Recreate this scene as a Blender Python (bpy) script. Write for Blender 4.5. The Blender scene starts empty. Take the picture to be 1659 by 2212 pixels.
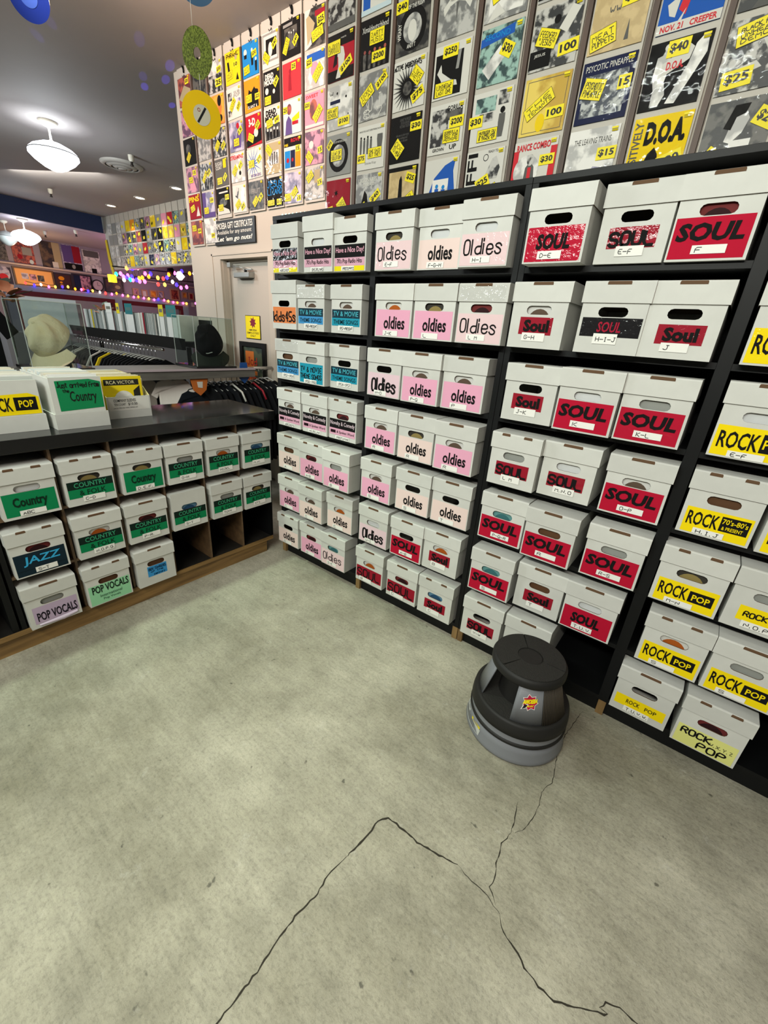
import bpy, bmesh, math, random
from mathutils import Vector, Matrix, geometry
random.seed(11)
S = bpy.context.scene
COL = S.collection

# ------------------------------------------------------------ camera
F_PX = 904.43
cam_d = bpy.data.cameras.new('camera'); cam = bpy.data.objects.new('camera', cam_d); COL.objects.link(cam)
S.camera = cam
CR, CU, CF = [Vector(v) for v in [(0.784305, 0.616718, 0.067263), (-0.290665, 0.269519, 0.918081), (-0.548069, 0.739607, -0.390644)]]
cam.matrix_world = Matrix(((CR.x, CU.x, -CF.x, 2.1187), (CR.y, CU.y, -CF.y, -1.6854), (CR.z, CU.z, -CF.z, 1.4563), (0, 0, 0, 1)))
cam_d.sensor_fit = 'VERTICAL'; cam_d.sensor_height = 24.0; cam_d.lens = F_PX / 2212.0 * 24.0
cam_d.clip_start = 0.02; cam_d.clip_end = 60

# ------------------------------------------------------------ view, world, lights
S.view_settings.view_transform = 'Standard'; S.view_settings.look = 'None'
S.view_settings.exposure = 0.0; S.view_settings.gamma = 1.0; S.view_settings.use_curve_mapping = False
try:
    S.cycles.use_denoising = True
    S.cycles.caustics_reflective = False; S.cycles.caustics_refractive = False
    S.cycles.max_bounces = 8; S.cycles.transparent_max_bounces = 24
    S.cycles.sample_clamp_indirect = 4.0
except Exception:
    pass
W = bpy.data.worlds.new('world'); S.world = W; W.use_nodes = True
W.node_tree.nodes['Background'].inputs[0].default_value = (0.93, 0.97, 0.95, 1)
W.node_tree.nodes['Background'].inputs[1].default_value = 0.085

def area(name, loc, target, size, power, col, sy=None):
    l = bpy.data.lights.new(name, 'AREA'); l.energy = power; l.color = col; l.size = size
    if sy: l.shape = 'RECTANGLE'; l.size_y = sy
    o = bpy.data.objects.new(name, l); COL.objects.link(o); o.location = loc
    o.rotation_euler = (Vector(target) - Vector(loc)).to_track_quat('-Z', 'Y').to_euler()
    return o
def spot(name, loc, target, power, col, ang, blend=0.4, r=0.05):
    l = bpy.data.lights.new(name, 'SPOT'); l.energy = power; l.color = col
    l.spot_size = math.radians(ang); l.spot_blend = blend; l.shadow_soft_size = r
    o = bpy.data.objects.new(name, l); COL.objects.link(o); o.location = loc
    o.rotation_euler = (Vector(target) - Vector(loc)).to_track_quat('-Z', 'Y').to_euler()
    return o
def point(name, loc, power, col, r=0.08):
    l = bpy.data.lights.new(name, 'POINT'); l.energy = power; l.color = col; l.shadow_soft_size = r
    o = bpy.data.objects.new(name, l); COL.objects.link(o); o.location = loc
    return o
# ceiling fixtures over the aisle (out of the frame above and behind the camera), plus an added floor spot and store fill
area('aisle_light', (2.3, -3.45, 3.0), (1.9, 0.0, 1.2), 1.4, 72, (1.0, 0.95, 0.85), 0.12)
area('aisle_light', (0.9, -3.3, 3.0), (0.6, 0.0, 1.1), 1.3, 63, (0.90, 1.0, 0.91), 0.12)
spot('down_light', (-0.42, -1.15, 3.3), (0.48, -1.12, 0), 190, (0.76, 1.0, 0.74), 60, 0.75, 0.07)
spot('down_light', (1.8, -2.0, 3.3), (1.6, -1.65, 0), 115, (1.0, 0.94, 0.81), 54, 1.0, 0.10)  # added spot that lifts the middle of the floor, not a known fixture
area('aisle_light', (1.2, -1.9, 3.3), (1.2, -0.5, 1.2), 1.0, 11, (0.93, 1.0, 0.93), 0.05)
spot('track_light', (-0.75, -1.05, 3.2), (-1.15, 0.8, 2.75), 150, (1.0, 0.70, 0.60), 75, 0.6, 0.06)
spot('track_light', (-2.9, -0.7, 3.2), (-1.5, 0.85, 1.3), 44, (1.0, 0.93, 0.84), 62, 0.5, 0.03)
point('warm_bulb', (-1.05, -0.1, 2.95), 17, (1.0, 0.74, 0.55), 0.05)
area('store_fill', (-4.2, -2.8, 3.1), (-2.2, -0.2, 1.1), 1.2, 95, (0.93, 0.98, 1.0), 0.6)  # fill added to brighten the back of the store
area('store_fill', (-6.6, 1.2, 3.2), (-7.6, 2.9, 2.4), 1.5, 20, (1.0, 0.97, 0.90), 0.5)  # second added fill, aimed at the far wall

# ------------------------------------------------------------ materials
def lin(c):
    c = c / 255.0
    return c / 12.92 if c <= 0.04045 else ((c + 0.055) / 1.055) ** 2.4
def rgb(h):
    h = h.lstrip('#'); return tuple(lin(int(h[i:i+2], 16)) for i in (0, 2, 4)) + (1.0,)
MATS = {}
def mat(name, col='808080', rough=0.6, metal=0.0, spec=0.35, coat=0.0, bump=0.0, bscale=40, emit=None, estr=0.0, var=0.0, alpha=None, mott=0.0, mscale=8):
    if name in MATS: return MATS[name]
    m = bpy.data.materials.new(name); m.use_nodes = True; MATS[name] = m
    nt = m.node_tree; b = nt.nodes['Principled BSDF']
    c = rgb(col); b.inputs['Base Color'].default_value = c
    b.inputs['Roughness'].default_value = rough; b.inputs['Metallic'].default_value = metal
    b.inputs['Specular IOR Level'].default_value = spec
    if coat:
        b.inputs['Coat Weight'].default_value = coat; b.inputs['Coat Roughness'].default_value = 0.12
    if emit:
        b.inputs['Emission Color'].default_value = rgb(emit); b.inputs['Emission Strength'].default_value = estr
    src = None
    if mott:
        tc = nt.nodes.new('ShaderNodeTexCoord'); n = nt.nodes.new('ShaderNodeTexNoise')
        n.inputs['Scale'].default_value = mscale; n.inputs['Detail'].default_value = 5
        nt.links.new(tc.outputs['Object'], n.inputs['Vector'])
        mr = nt.nodes.new('ShaderNodeMapRange'); mr.inputs['From Min'].default_value = 0.3; mr.inputs['From Max'].default_value = 0.7
        mr.inputs['To Min'].default_value = 1 - mott; mr.inputs['To Max'].default_value = 1 + mott * 0.4
        nt.links.new(n.outputs['Fac'], mr.inputs['Value']); src = mr.outputs['Result']
    if var:
        oi = nt.nodes.new('ShaderNodeObjectInfo'); mr = nt.nodes.new('ShaderNodeMapRange')
        mr.inputs['To Min'].default_value = 1 - var; mr.inputs['To Max'].default_value = 1.0
        nt.links.new(oi.outputs['Random'], mr.inputs['Value'])
        if src:
            mu = nt.nodes.new('ShaderNodeMath'); mu.operation = 'MULTIPLY'
            nt.links.new(src, mu.inputs[0]); nt.links.new(mr.outputs['Result'], mu.inputs[1]); src = mu.outputs[0]
        else: src = mr.outputs['Result']
    if src:
        vm = nt.nodes.new('ShaderNodeVectorMath'); vm.operation = 'SCALE'
        vm.inputs[0].default_value = c[:3]; nt.links.new(src, vm.inputs['Scale'])
        nt.links.new(vm.outputs['Vector'], b.inputs['Base Color'])
    if bump:
        tc = nt.nodes.new('ShaderNodeTexCoord'); n = nt.nodes.new('ShaderNodeTexNoise')
        n.inputs['Scale'].default_value = bscale; n.inputs['Detail'].default_value = 3
        bp_ = nt.nodes.new('ShaderNodeBump'); bp_.inputs['Strength'].default_value = bump; bp_.inputs['Distance'].default_value = 0.01
        nt.links.new(tc.outputs['Object'], n.inputs['Vector']); nt.links.new(n.outputs['Fac'], bp_.inputs['Height'])
        nt.links.new(bp_.outputs['Normal'], b.inputs['Coat Normal' if coat else 'Normal'])
    return m
def ink(h, taped=False):
    """paper or ink of one colour; taped = under crinkled clear tape"""
    n = 'paper_' + h + ('_taped' if taped else '')
    if taped: return mat(n, h, 0.7, spec=0.1, coat=0.6, bump=0.45, bscale=42)
    return mat(n, h, 0.75, spec=0.12)
def film(name, tint='ffffff', base=0.05, bump=0.3, bscale=18, rough=0.08, dens=0.0):
    if name in MATS: return MATS[name]
    m = bpy.data.materials.new(name); m.use_nodes = True; MATS[name] = m
    nt = m.node_tree; nt.nodes.remove(nt.nodes['Principled BSDF']); out = nt.nodes['Material Output']
    tr = nt.nodes.new('ShaderNodeBsdfTransparent'); tr.inputs[0].default_value = rgb(tint)
    gl = nt.nodes.new('ShaderNodeBsdfGlossy'); gl.inputs['Roughness'].default_value = rough
    mx = nt.nodes.new('ShaderNodeMixShader'); lw = nt.nodes.new('ShaderNodeLayerWeight'); pw = nt.nodes.new('ShaderNodeMath'); pw.operation = 'POWER'; pw.inputs[1].default_value = 5.0
    ad = nt.nodes.new('ShaderNodeMath'); ad.operation = 'MULTIPLY_ADD'; ad.inputs[1].default_value = 0.75; ad.inputs[2].default_value = base; ad.use_clamp = True
    nt.links.new(lw.outputs['Facing'], pw.inputs[0]); nt.links.new(pw.outputs[0], ad.inputs[0]); nt.links.new(ad.outputs[0], mx.inputs[0])
    nt.links.new(tr.outputs[0], mx.inputs[1]); nt.links.new(gl.outputs[0], mx.inputs[2]); nt.links.new(mx.outputs[0], out.inputs['Surface'])
    if bump:
        tc = nt.nodes.new('ShaderNodeTexCoord'); n = nt.nodes.new('ShaderNodeTexNoise'); oi = nt.nodes.new('ShaderNodeObjectInfo')
        n.noise_dimensions = '4D'; n.inputs['Scale'].default_value = bscale; n.inputs['Detail'].default_value = 2
        sc = nt.nodes.new('ShaderNodeMath'); sc.operation = 'MULTIPLY'; sc.inputs[1].default_value = 50
        nt.links.new(oi.outputs['Random'], sc.inputs[0]); nt.links.new(sc.outputs[0], n.inputs['W'])
        b = nt.nodes.new('ShaderNodeBump'); b.inputs['Strength'].default_value = bump; b.inputs['Distance'].default_value = 0.02
        nt.links.new(tc.outputs['Object'], n.inputs['Vector']); nt.links.new(n.outputs['Fac'], b.inputs['Height'])
        nt.links.new(b.outputs['Normal'], gl.inputs['Normal'])
    return m
def photo(name, dark, light, scale=22, lo=0.45, hi=0.55, detail=6):
    """printed halftone picture: blotchy two-tone picture, different on each cover"""
    if name in MATS: return MATS[name]
    m = bpy.data.materials.new(name); m.use_nodes = True; MATS[name] = m
    nt = m.node_tree; b = nt.nodes['Principled BSDF']; b.inputs['Roughness'].default_value = 0.5
    tc = nt.nodes.new('ShaderNodeTexCoord'); n = nt.nodes.new('ShaderNodeTexNoise'); oi = nt.nodes.new('ShaderNodeObjectInfo')
    n.noise_dimensions = '4D'; n.inputs['Scale'].default_value = scale; n.inputs['Detail'].default_value = detail
    sc = nt.nodes.new('ShaderNodeMath'); sc.operation = 'MULTIPLY'; sc.inputs[1].default_value = 90
    nt.links.new(oi.outputs['Random'], sc.inputs[0]); nt.links.new(sc.outputs[0], n.inputs['W'])
    nt.links.new(tc.outputs['Object'], n.inputs['Vector'])
    r = nt.nodes.new('ShaderNodeValToRGB'); r.color_ramp.elements[0].position = lo; r.color_ramp.elements[1].position = hi
    r.color_ramp.elements[0].color = rgb(dark); r.color_ramp.elements[1].color = rgb(light)
    nt.links.new(n.outputs['Fac'], r.inputs[0]); nt.links.new(r.outputs[0], b.inputs['Base Color'])
    return m
def wood(name, c1, c2, stretch=(2, 30, 30), rough=0.55):
    if name in MATS: return MATS[name]
    m = photo(name, c1, c2, 1.0, 0.3, 0.7, 5); m.node_tree.nodes['Principled BSDF'].inputs['Roughness'].default_value = rough
    nt = m.node_tree; n = [x for x in nt.nodes if x.type == 'TEX_NOISE'][0]; tc = [x for x in nt.nodes if x.type == 'TEX_COORD'][0]
    mp = nt.nodes.new('ShaderNodeMapping'); mp.inputs['Scale'].default_value = stretch
    nt.links.new(tc.outputs['Object'], mp.inputs[0]); nt.links.new(mp.outputs[0], n.inputs['Vector'])
    return m
card = mat('white_cardboard', 'd0d0ca', 0.65, spec=0.25, var=0.10, mott=0.06, mscale=14)
card_raw = mat('raw_cardboard_edge', '5e452f', 0.8)
BLK = mat('black_paint', '0d0e0f', 0.5, spec=0.25)
BLKM = mat('black_melamine', '1a1a1b', 0.13, spec=0.5)
DARKW = wood('plinth_wood', '5e4526', '9a7846', (3, 3, 40))
TAN = wood('tan_wood', '6b5232', '94764a', (30, 30, 3))
CHROME = mat('chrome', 'c8c8c8', 0.18, metal=1.0)
YEL = mat('yellow_tag', 'ecd912', 0.55)
INK = mat('black_ink', '0f0d0c', 0.5)
FILM = film('clear_plastic_film', base=0.014, bump=0.2, bscale=16, rough=0.05)
ACRYL = film('clear_acrylic', 'f4f8f6', base=0.025, bump=0.0, rough=0.03)

# ------------------------------------------------------------ mesh helpers
class MB:
    def __init__(s): s.v = []; s.f = []; s.mi = []; s.mats = []; s.sm = []
    def m(s, mt):
        if mt not in s.mats: s.mats.append(mt)
        return s.mats.index(mt)
    def poly(s, pts, mt, smooth=False):
        n = len(s.v); s.v += [tuple(p) for p in pts]; s.f.append(tuple(range(n, n + len(pts)))); s.mi.append(s.m(mt)); s.sm.append(smooth)
    def add(s, vs, fs, mt, smooth=False):
        n = len(s.v); s.v += [tuple(p) for p in vs]; k = s.m(mt)
        for f in fs: s.f.append(tuple(n + i for i in f)); s.mi.append(k); s.sm.append(smooth)
    def box(s, x0, y0, z0, x1, y1, z1, mt):
        s.add([(x0,y0,z0),(x1,y0,z0),(x1,y1,z0),(x0,y1,z0),(x0,y0,z1),(x1,y0,z1),(x1,y1,z1),(x0,y1,z1)],
              [(0,3,2,1),(4,5,6,7),(0,1,5,4),(1,2,6,5),(2,3,7,6),(3,0,4,7)], mt)
    def prism(s, pts, y0, y1, mt, ax='y'):
        """outline pts (u,v) extruded along ax between y0 and y1; caps tessellated"""
        def P(u, v, w): return {'y': (u, w, v), 'x': (w, u, v), 'z': (u, v, w)}[ax]
        n = len(pts); tri = geometry.tessellate_polygon([[Vector((p[0], p[1], 0)) for p in pts]])
        vs = [P(u, v, y0) for u, v in pts] + [P(u, v, y1) for u, v in pts]
        fs = [tuple(t) for t in tri] + [tuple(n + i for i in reversed(t)) for t in tri]
        fs += [(i, (i + 1) % n, n + (i + 1) % n, n + i) for i in range(n)]
        s.add(vs, fs, mt)
    def lathe(s, prof, mt, c=(0, 0, 0), n=32, smooth=True, M=None):
        vs = []; fs = []
        for r, z in prof:
            for i in range(n):
                a = 2 * math.pi * i / n; p = Vector((r * math.cos(a), r * math.sin(a), z))
                if M: p = M @ p
                vs.append((c[0] + p.x, c[1] + p.y, c[2] + p.z))
        for k in range(len(prof) - 1):
            for i in range(n):
                j = (i + 1) % n; fs.append((k*n+i, k*n+j, (k+1)*n+j, (k+1)*n+i))
        s.add(vs, fs, mt, smooth)
    def tube(s, pts, r, mt, n=8, smooth=True):
        pts = [Vector(p) for p in pts]; vs = []; fs = []
        for i, p in enumerate(pts):
            d = (pts[min(i+1, len(pts)-1)] - pts[max(i-1, 0)]).normalized()
            a = d.orthogonal().normalized() if i == 0 else (a - d * a.dot(d)).normalized()
            b = d.cross(a)
            for k in range(n):
                t = 2 * math.pi * k / n; vs.append(p + a * (r * math.cos(t)) + b * (r * math.sin(t)))
        for i in range(len(pts) - 1):
            for k in range(n):
                j = (k + 1) % n; fs.append((i*n+k, i*n+j, (i+1)*n+j, (i+1)*n+k))
        fs.append(tuple(range(n - 1, -1, -1))); fs.append(tuple((len(pts)-1)*n + k for k in range(n)))
        s.add(vs, fs, mt, smooth)
    def mesh(s, name):
        me = bpy.data.meshes.new(name); me.from_pydata(s.v, [], s.f)
        for mt in s.mats: me.materials.append(mt)
        me.polygons.foreach_set('material_index', s.mi); me.polygons.foreach_set('use_smooth', s.sm)
        me.update(); return me
    def build(s, name, parent=None, loc=None, rz=0, bev=0, seg=2, fix=True):
        me = s.mesh(name)
        if fix:
            bm = bmesh.new(); bm.from_mesh(me); bmesh.ops.recalc_face_normals(bm, faces=bm.faces); bm.to_mesh(me); bm.free()
        return link(me, name, parent, loc, rz, bev, seg)
def link(me, name, parent=None, loc=None, rz=0, bev=0, seg=2):
    o = bpy.data.objects.new(name, me); COL.objects.link(o)
    if parent: o.parent = parent
    if loc: o.location = loc
    if rz: o.rotation_euler = (0, 0, rz)
    if bev:
        b = o.modifiers.new('bevel', 'BEVEL'); b.width = bev; b.segments = seg; b.limit_method = 'ANGLE'; b.angle_limit = math.radians(50)
    return o
def tag(o, label, cat, group=None, kind=None):
    o['label'] = label; o['category'] = cat
    if group: o['group'] = group
    if kind: o['kind'] = kind
    return o
def thing(name, label, cat, loc=(0, 0, 0), rz=0, group=None):
    o = bpy.data.objects.new(name, None); COL.objects.link(o); o.empty_display_size = 0.05
    o.location = loc; o.rotation_euler = (0, 0, rz)
    return tag(o, label, cat, group)
def struct(o): o['kind'] = 'structure'; return o

# ---- printed lettering (built-in font) and marker handwriting (stroke alphabet)
_tc = {}
def text_geo(s, bold=0.0, shear=0.0):
    k = (s, bold, shear)
    if k in _tc: return _tc[k]
    cu = bpy.data.curves.new('t', 'FONT'); cu.body = s; cu.offset = bold; cu.shear = shear; cu.resolution_u = 2; cu.fill_mode = 'FRONT'
    cu.space_line = 0.8; cu.align_x = 'CENTER' if '\n' in s else 'LEFT'
    ob = bpy.data.objects.new('t', cu); me = bpy.data.meshes.new_from_object(ob)
    vs = [(v.co.x, v.co.y) for v in me.vertices]; fs = [tuple(p.vertices) for p in me.polygons]
    bpy.data.objects.remove(ob); bpy.data.curves.remove(cu); bpy.data.meshes.remove(me)
    x0 = min(v[0] for v in vs); x1 = max(v[0] for v in vs); y0 = min(v[1] for v in vs); y1 = max(v[1] for v in vs)
    w = (x1 - x0) or 1; h = (y1 - y0) or 1
    _tc[k] = ([((x - x0) / w, (y - y0) / h) for x, y in vs], fs); return _tc[k]
GLY = {'A':'00 26 40;12 32','B':'00 06 36 45 44 33 03;33 42 41 30 00','C':'45 36 16 05 01 10 30 41','D':'00 06 26 44 42 20 00','E':'40 00 06 46;03 33','F':'00 06 46;03 33',
'G':'45 36 16 05 01 10 30 41 43 23','H':'00 06;40 46;03 43','I':'20 26;10 30;16 36','J':'26 46;36 31 20 10 01','K':'00 06;46 03 40','L':'06 00 40','M':'00 06 23 46 40','N':'00 06 40 46',
'O':'10 01 05 16 36 45 41 30 10','P':'00 06 36 45 44 33 03','Q':'10 01 05 16 36 45 41 30 10;22 40','R':'00 06 36 45 44 33 03;23 40','S':'45 36 16 05 04 13 33 42 41 30 10 01','T':'06 46;26 20','U':'06 01 10 30 41 46',
'V':'06 20 46','W':'06 10 24 30 46','X':'00 46;06 40','Y':'06 23 46;23 20','Z':'06 46 00 40','0':'10 01 05 16 36 45 41 30 10','1':'15 26 20','2':'05 16 36 45 44 00 40','3':'06 36 45 44 33 42 41 30 00','4':'36 02 42;30 36',
'5':'46 06 03 33 42 41 30 00','6':'46 16 03 01 10 30 41 42 33 03','7':'06 46 10','8':'13 04 05 16 36 45 44 33 13 02 01 10 30 41 42 33','9':'00 33 45 36 16 05 04 13 33','-':'03 43','.':'10 11','&':'40 15 26 35 02 01 10 20 42',"'":'26 24','!':'26 22;20 21','$':'45 36 16 05 04 13 33 42 41 30 10 01;27 20','"':'16 14;36 34',
'l':'06 00','d':'46 40;43 33 13 02 01 10 30 41','i':'04 00;05 06','e':'02 42 43 34 14 03 01 10 30 41','s':'43 34 14 03 32 41 30 10 01','c':'43 34 14 03 01 10 30 41','k':'06 00;44 02 40','t':'15 11 20 30;04 34','u':'04 01 10 30 41;44 40','r':'04 00;02 13 34 44','n':'04 00;02 14 34 43 40','o':'14 03 01 10 30 41 43 34 14','h':'06 00;02 14 34 43 40','a':'44 40;43 34 14 03 01 10 30 41','j':'24 20 10;25 26','m':'04 00;03 14 23 20;23 34 43 40','y':'04 20;44 00','v':'04 20 44','w':'04 10 23 30 44','p':'00 04;04 34 43 41 30 00','b':'06 00;04 34 43 41 30 00','f':'36 26 15 10;03 34','g':'44 41 30 10;43 34 14 03 12 41','z':'04 44 00 40','x':'00 44;04 40'}
NARROW = {'l': 0.25, 'i': 0.25, 'I': 0.7, "'": 0.5, '.': 0.5, '1': 0.7, '!': 0.5, 'j': 0.6}
def hand_geo(s, wob=0.35, seed=0):
    """returns polylines in a unit box"""
    rn = random.Random(seed + len(s)); out = []; lines = s.split('\n'); nl = len(lines)
    for li, ln in enumerate(lines):
        adv = []; x = 0
        for ch in ln:
            w = 0.6 if ch == ' ' else NARROW.get(ch, 1.0); adv.append((x, w)); x += w * 4 + 1.4
        tot = max(x - 1.4, 1)
        for ch, (cx, w) in zip(ln, adv):
            if ch not in GLY: continue
            dy = rn.uniform(-wob, wob)
            for st in GLY[ch].split(';'):
                p = [(int(a[0]) if w == 1 or int(a[0]) == 0 else int(a[0]) * (w if w >= .5 else 1), int(a[1])) for a in st.split()]
                out.append([((cx + px) / tot, (nl - 1 - li + (py + dy) / 7.4) / nl) for px, py in p])
    return out
class Sheet:
    """flat artwork on a plane: origin o, right axis ux, up axis uz, normal nn (towards the viewer)"""
    def __init__(s, o, ux, uz, nn): s.o = Vector(o); s.ux = Vector(ux); s.uz = Vector(uz); s.nn = Vector(nn)
    def P(s, u, v, d): return s.o + s.ux * u + s.uz * v + s.nn * d
    def poly(s, mb, pts, d, mt):
        if len(pts) > 4:
            tri = geometry.tessellate_polygon([[Vector((p[0], p[1], 0)) for p in pts]])
            mb.add([s.P(u, v, d) for u, v in pts], [tuple(t) for t in tri], mt)
        else: mb.poly([s.P(u, v, d) for u, v in pts], mt)
    def rect(s, mb, x0, z0, x1, z1, d, mt): s.poly(mb, [(x0, z0), (x1, z0), (x1, z1), (x0, z1)], d, mt)
    def text(s, mb, t, x0, z0, x1, z1, d, mt, bold=0.0, shear=0.0):
        vs, fs = text_geo(t, bold, shear)
        mb.add([s.P(x0 + u * (x1 - x0), z0 + v * (z1 - z0), d) for u, v in vs], fs, mt)
    def hand(s, mb, t, x0, z0, x1, z1, d, mt, th=0.003, seed=0, wob=0.35):
        for k, pl in enumerate(hand_geo(t, wob, seed)):
            pts = [Vector((x0 + u * (x1 - x0), z0 + v * (z1 - z0))) for u, v in pl]
            if len(pts) > 2:                       # round the corners once
                q = [pts[0]]
                for a, b in zip(pts, pts[1:]): q += [a.lerp(b, .28), a.lerp(b, .72)]
                q.append(pts[-1]); pts = q
            vs = []; fs = []
            for i, p in enumerate(pts):
                t_ = (pts[min(i+1, len(pts)-1)] - pts[max(i-1, 0)])
                t_ = t_.normalized() if t_.length > 1e-9 else Vector((1, 0))
                nrm = Vector((-t_.y, t_.x)) * th * 0.5
                e = t_ * th * 0.3 * (-1 if i == 0 else (1 if i == len(pts) - 1 else 0))
                vs += [p + nrm + e, p - nrm + e]
            for i in range(len(pts) - 1): fs.append((2*i, 2*i+1, 2*i+3, 2*i+2))
            mb.add([s.P(v.x, v.y, d + 0.00004 * (k % 5)) for v in vs], fs, mt)

# ------------------------------------------------------------ the room
def concrete():
    m = bpy.data.materials.new('polished_concrete'); m.use_nodes = True; nt = m.node_tree; b = nt.nodes['Principled BSDF']
    tc = nt.nodes.new('ShaderNodeTexCoord'); L = nt.links.new
    def noise(scale, detail, stretch=None, rough=0.5, rot=0):
        n = nt.nodes.new('ShaderNodeTexNoise'); n.inputs['Scale'].default_value = scale; n.inputs['Detail'].default_value = detail; n.inputs['Roughness'].default_value = rough
        if stretch:
            mp = nt.nodes.new('ShaderNodeMapping'); mp.inputs['Scale'].default_value = stretch; mp.inputs['Rotation'].default_value = (0, 0, rot)
            L(tc.outputs['Object'], mp.inputs[0]); L(mp.outputs[0], n.inputs['Vector'])
        else: L(tc.outputs['Object'], n.inputs['Vector'])
        return n.outputs['Fac']
    def ramp(f, a, b_, ca, cb):
        r = nt.nodes.new('ShaderNodeValToRGB'); r.color_ramp.elements[0].position = a; r.color_ramp.elements[1].position = b_
        r.color_ramp.elements[0].color = ca; r.color_ramp.elements[1].color = cb; L(f, r.inputs[0]); return r.outputs[0]
    def mix(mode, fac, a, c):
        x = nt.nodes.new('ShaderNodeMix'); x.data_type = 'RGBA'; x.blend_type = mode
        if isinstance(fac, float): x.inputs['Factor'].default_value = fac
        else: L(fac, x.inputs['Factor'])
        L(a, x.inputs['A']); L(c, x.inputs['B']); return x.outputs['Result']
    g = lambda v: (v, v, v, 1)
    base = ramp(noise(1.1, 7, rough=0.66), 0.34, 0.66, rgb('888371'), rgb('c5c0ae'))
    c = mix('MULTIPLY', 1.0, base, ramp(noise(6, 9, rough=0.75), 0.36, 0.60, g(.80), g(1.0)))
    c = mix('MULTIPLY', 1.0, c, ramp(noise(3.2, 8, (1.5, 11, 1), 0.72, 0.6), 0.36, 0.58, g(.87), g(1.0)))
    c = mix('MULTIPLY', 1.0, c, ramp(noise(14, 6, (1, 7, 1), 0.7, -0.5), 0.30, 0.52, g(.86), g(1.0)))
    c = mix('MULTIPLY', 1.0, c, ramp(noise(85, 4, rough=0.8), 0.34, 0.52, g(.72), g(1.0)))
    c = mix('MULTIPLY', 1.0, c, ramp(noise(24, 3), 0.25, 0.30, g(.40), g(1.0)))
    c = mix('MULTIPLY', 1.0, c, ramp(noise(1.9, 4, rough=0.6), 0.28, 0.44, g(.72), g(1.0)))
    c = mix('SCREEN', 1.0, c, ramp(noise(9, 6, rough=0.8), 0.60, 0.74, g(0), g(.16)))
    L(c, b.inputs['Base Color'])
    r = nt.nodes.new('ShaderNodeMapRange'); r.inputs['To Min'].default_value = 0.42; r.inputs['To Max'].default_value = 0.68
    L(noise(9, 5), r.inputs['Value']); L(r.outputs['Result'], b.inputs['Roughness'])
    b.inputs['Specular IOR Level'].default_value = 0.35
    bp_ = nt.nodes.new('ShaderNodeBump'); bp_.inputs['Strength'].default_value = 0.55; bp_.inputs['Distance'].default_value = 0.008
    L(noise(55, 6, rough=0.75), bp_.inputs['Height']); L(bp_.outputs['Normal'], b.inputs['Normal'])
    return m
fl = MB(); CONC = concrete(); CRK = mat('crack_dirt', '2e2a22', 0.9)
fl.poly([(-13, -5, 0), (6, -5, 0), (6, 8, 0), (-13, 8, 0)], CONC)
def crack(pts, w0, w1, seed):
    rn = random.Random(seed); P = []
    for (a, b) in zip(pts, pts[1:]):
        a = Vector(a); b = Vector(b); n = max(2, int((b - a).length / 0.012))
        for i in range(n): P.append(a.lerp(b, i / n) + Vector((rn.uniform(-1, 1), rn.uniform(-1, 1))) * 0.0022)
    P.append(Vector(pts[-1])); vs = []
    for i, p in enumerate(P):
        t = (P[min(i+1, len(P)-1)] - P[max(i-1, 0)]).normalized(); n = Vector((-t.y, t.x))
        w = 1.2 * (w0 + (w1 - w0) * rn.random()) * min(1, (len(P) - i) / 6 + .15, i / 4 + .3)
        vs += [(p.x + n.x * w, p.y + n.y * w, 0.0006), (p.x - n.x * w, p.y - n.y * w, 0.0006)]
    fl.add(vs, [(2*i, 2*i+1, 2*i+3, 2*i+2) for i in range(len(P) - 1)], CRK)
crack([(1.64,-1.56),(1.64,-1.47),(1.64,-1.41),(1.63,-1.33),(1.63,-1.28),(1.64,-1.22),(1.63,-1.17),(1.64,-1.1)], .0008, .0022, 1)
crack([(1.64,-1.1),(1.65,-1.02),(1.65,-.96),(1.67,-.93),(1.70,-.93),(1.78,-.93),(1.84,-.92),(1.91,-.90)], .0012, .003, 2)
crack([(1.91,-.90),(1.95,-.91),(2.0,-.91),(2.06,-.93)], .0004, .0012, 3)
crack([(2.06,-.93),(2.08,-.96),(2.12,-.97),(2.15,-.99),(2.19,-1.0),(2.23,-1.0),(2.27,-.98),(2.32,-.95),(2.34,-.94),(2.32,-.94),(2.33,-.92),(2.36,-.91),(2.42,-.91)], .0007, .0022, 4)
crack([(2.04,-.92),(2.01,-.89),(2.01,-.85),(2.0,-.82),(1.99,-.76),(2.0,-.71),(1.99,-.64),(1.98,-.6)], .0004, .0018, 5)
crack([(2.05,-.03),(2.03,-.18),(2.02,-.28),(2.04,-.38),(2.05,-.45),(2.03,-.51),(2.04,-.56),(2.04,-.62),(2.03,-.67),(2.01,-.7)], .0003, .0013, 6)
struct(fl.build('floor', fix=False))

CEIL = mat('ceiling_paint', 'a19b98', 0.75, mott=0.05, mscale=1.5)
WALL = mat('wall_paint', 'bbb3a6', 0.7, bump=0.05, bscale=90)
WALLP = mat('far_wall_paint', '8f8892', 0.75)
b = MB(); b.box(-9.4, -5, 3.35, 6, 8, 3.45, CEIL); struct(b.build('ceiling'))
b = MB(); b.box(-12.6, -5, 3.05, -9.4, 8, 3.12, mat('low_ceiling_paint', 'a39ca4', 0.7)); struct(b.build('ceiling_lower'))
b = MB(); b.box(-9.42, -5, 3.05, -9.36, 2.9, 3.35, mat('blue_paint', '1c2c52', 0.6)); struct(b.build('trim_1'))
b = MB(); b.box(0, 0.42, 0, 6, 0.55, 3.35, WALL); struct(b.build('wall_back'))
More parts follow.
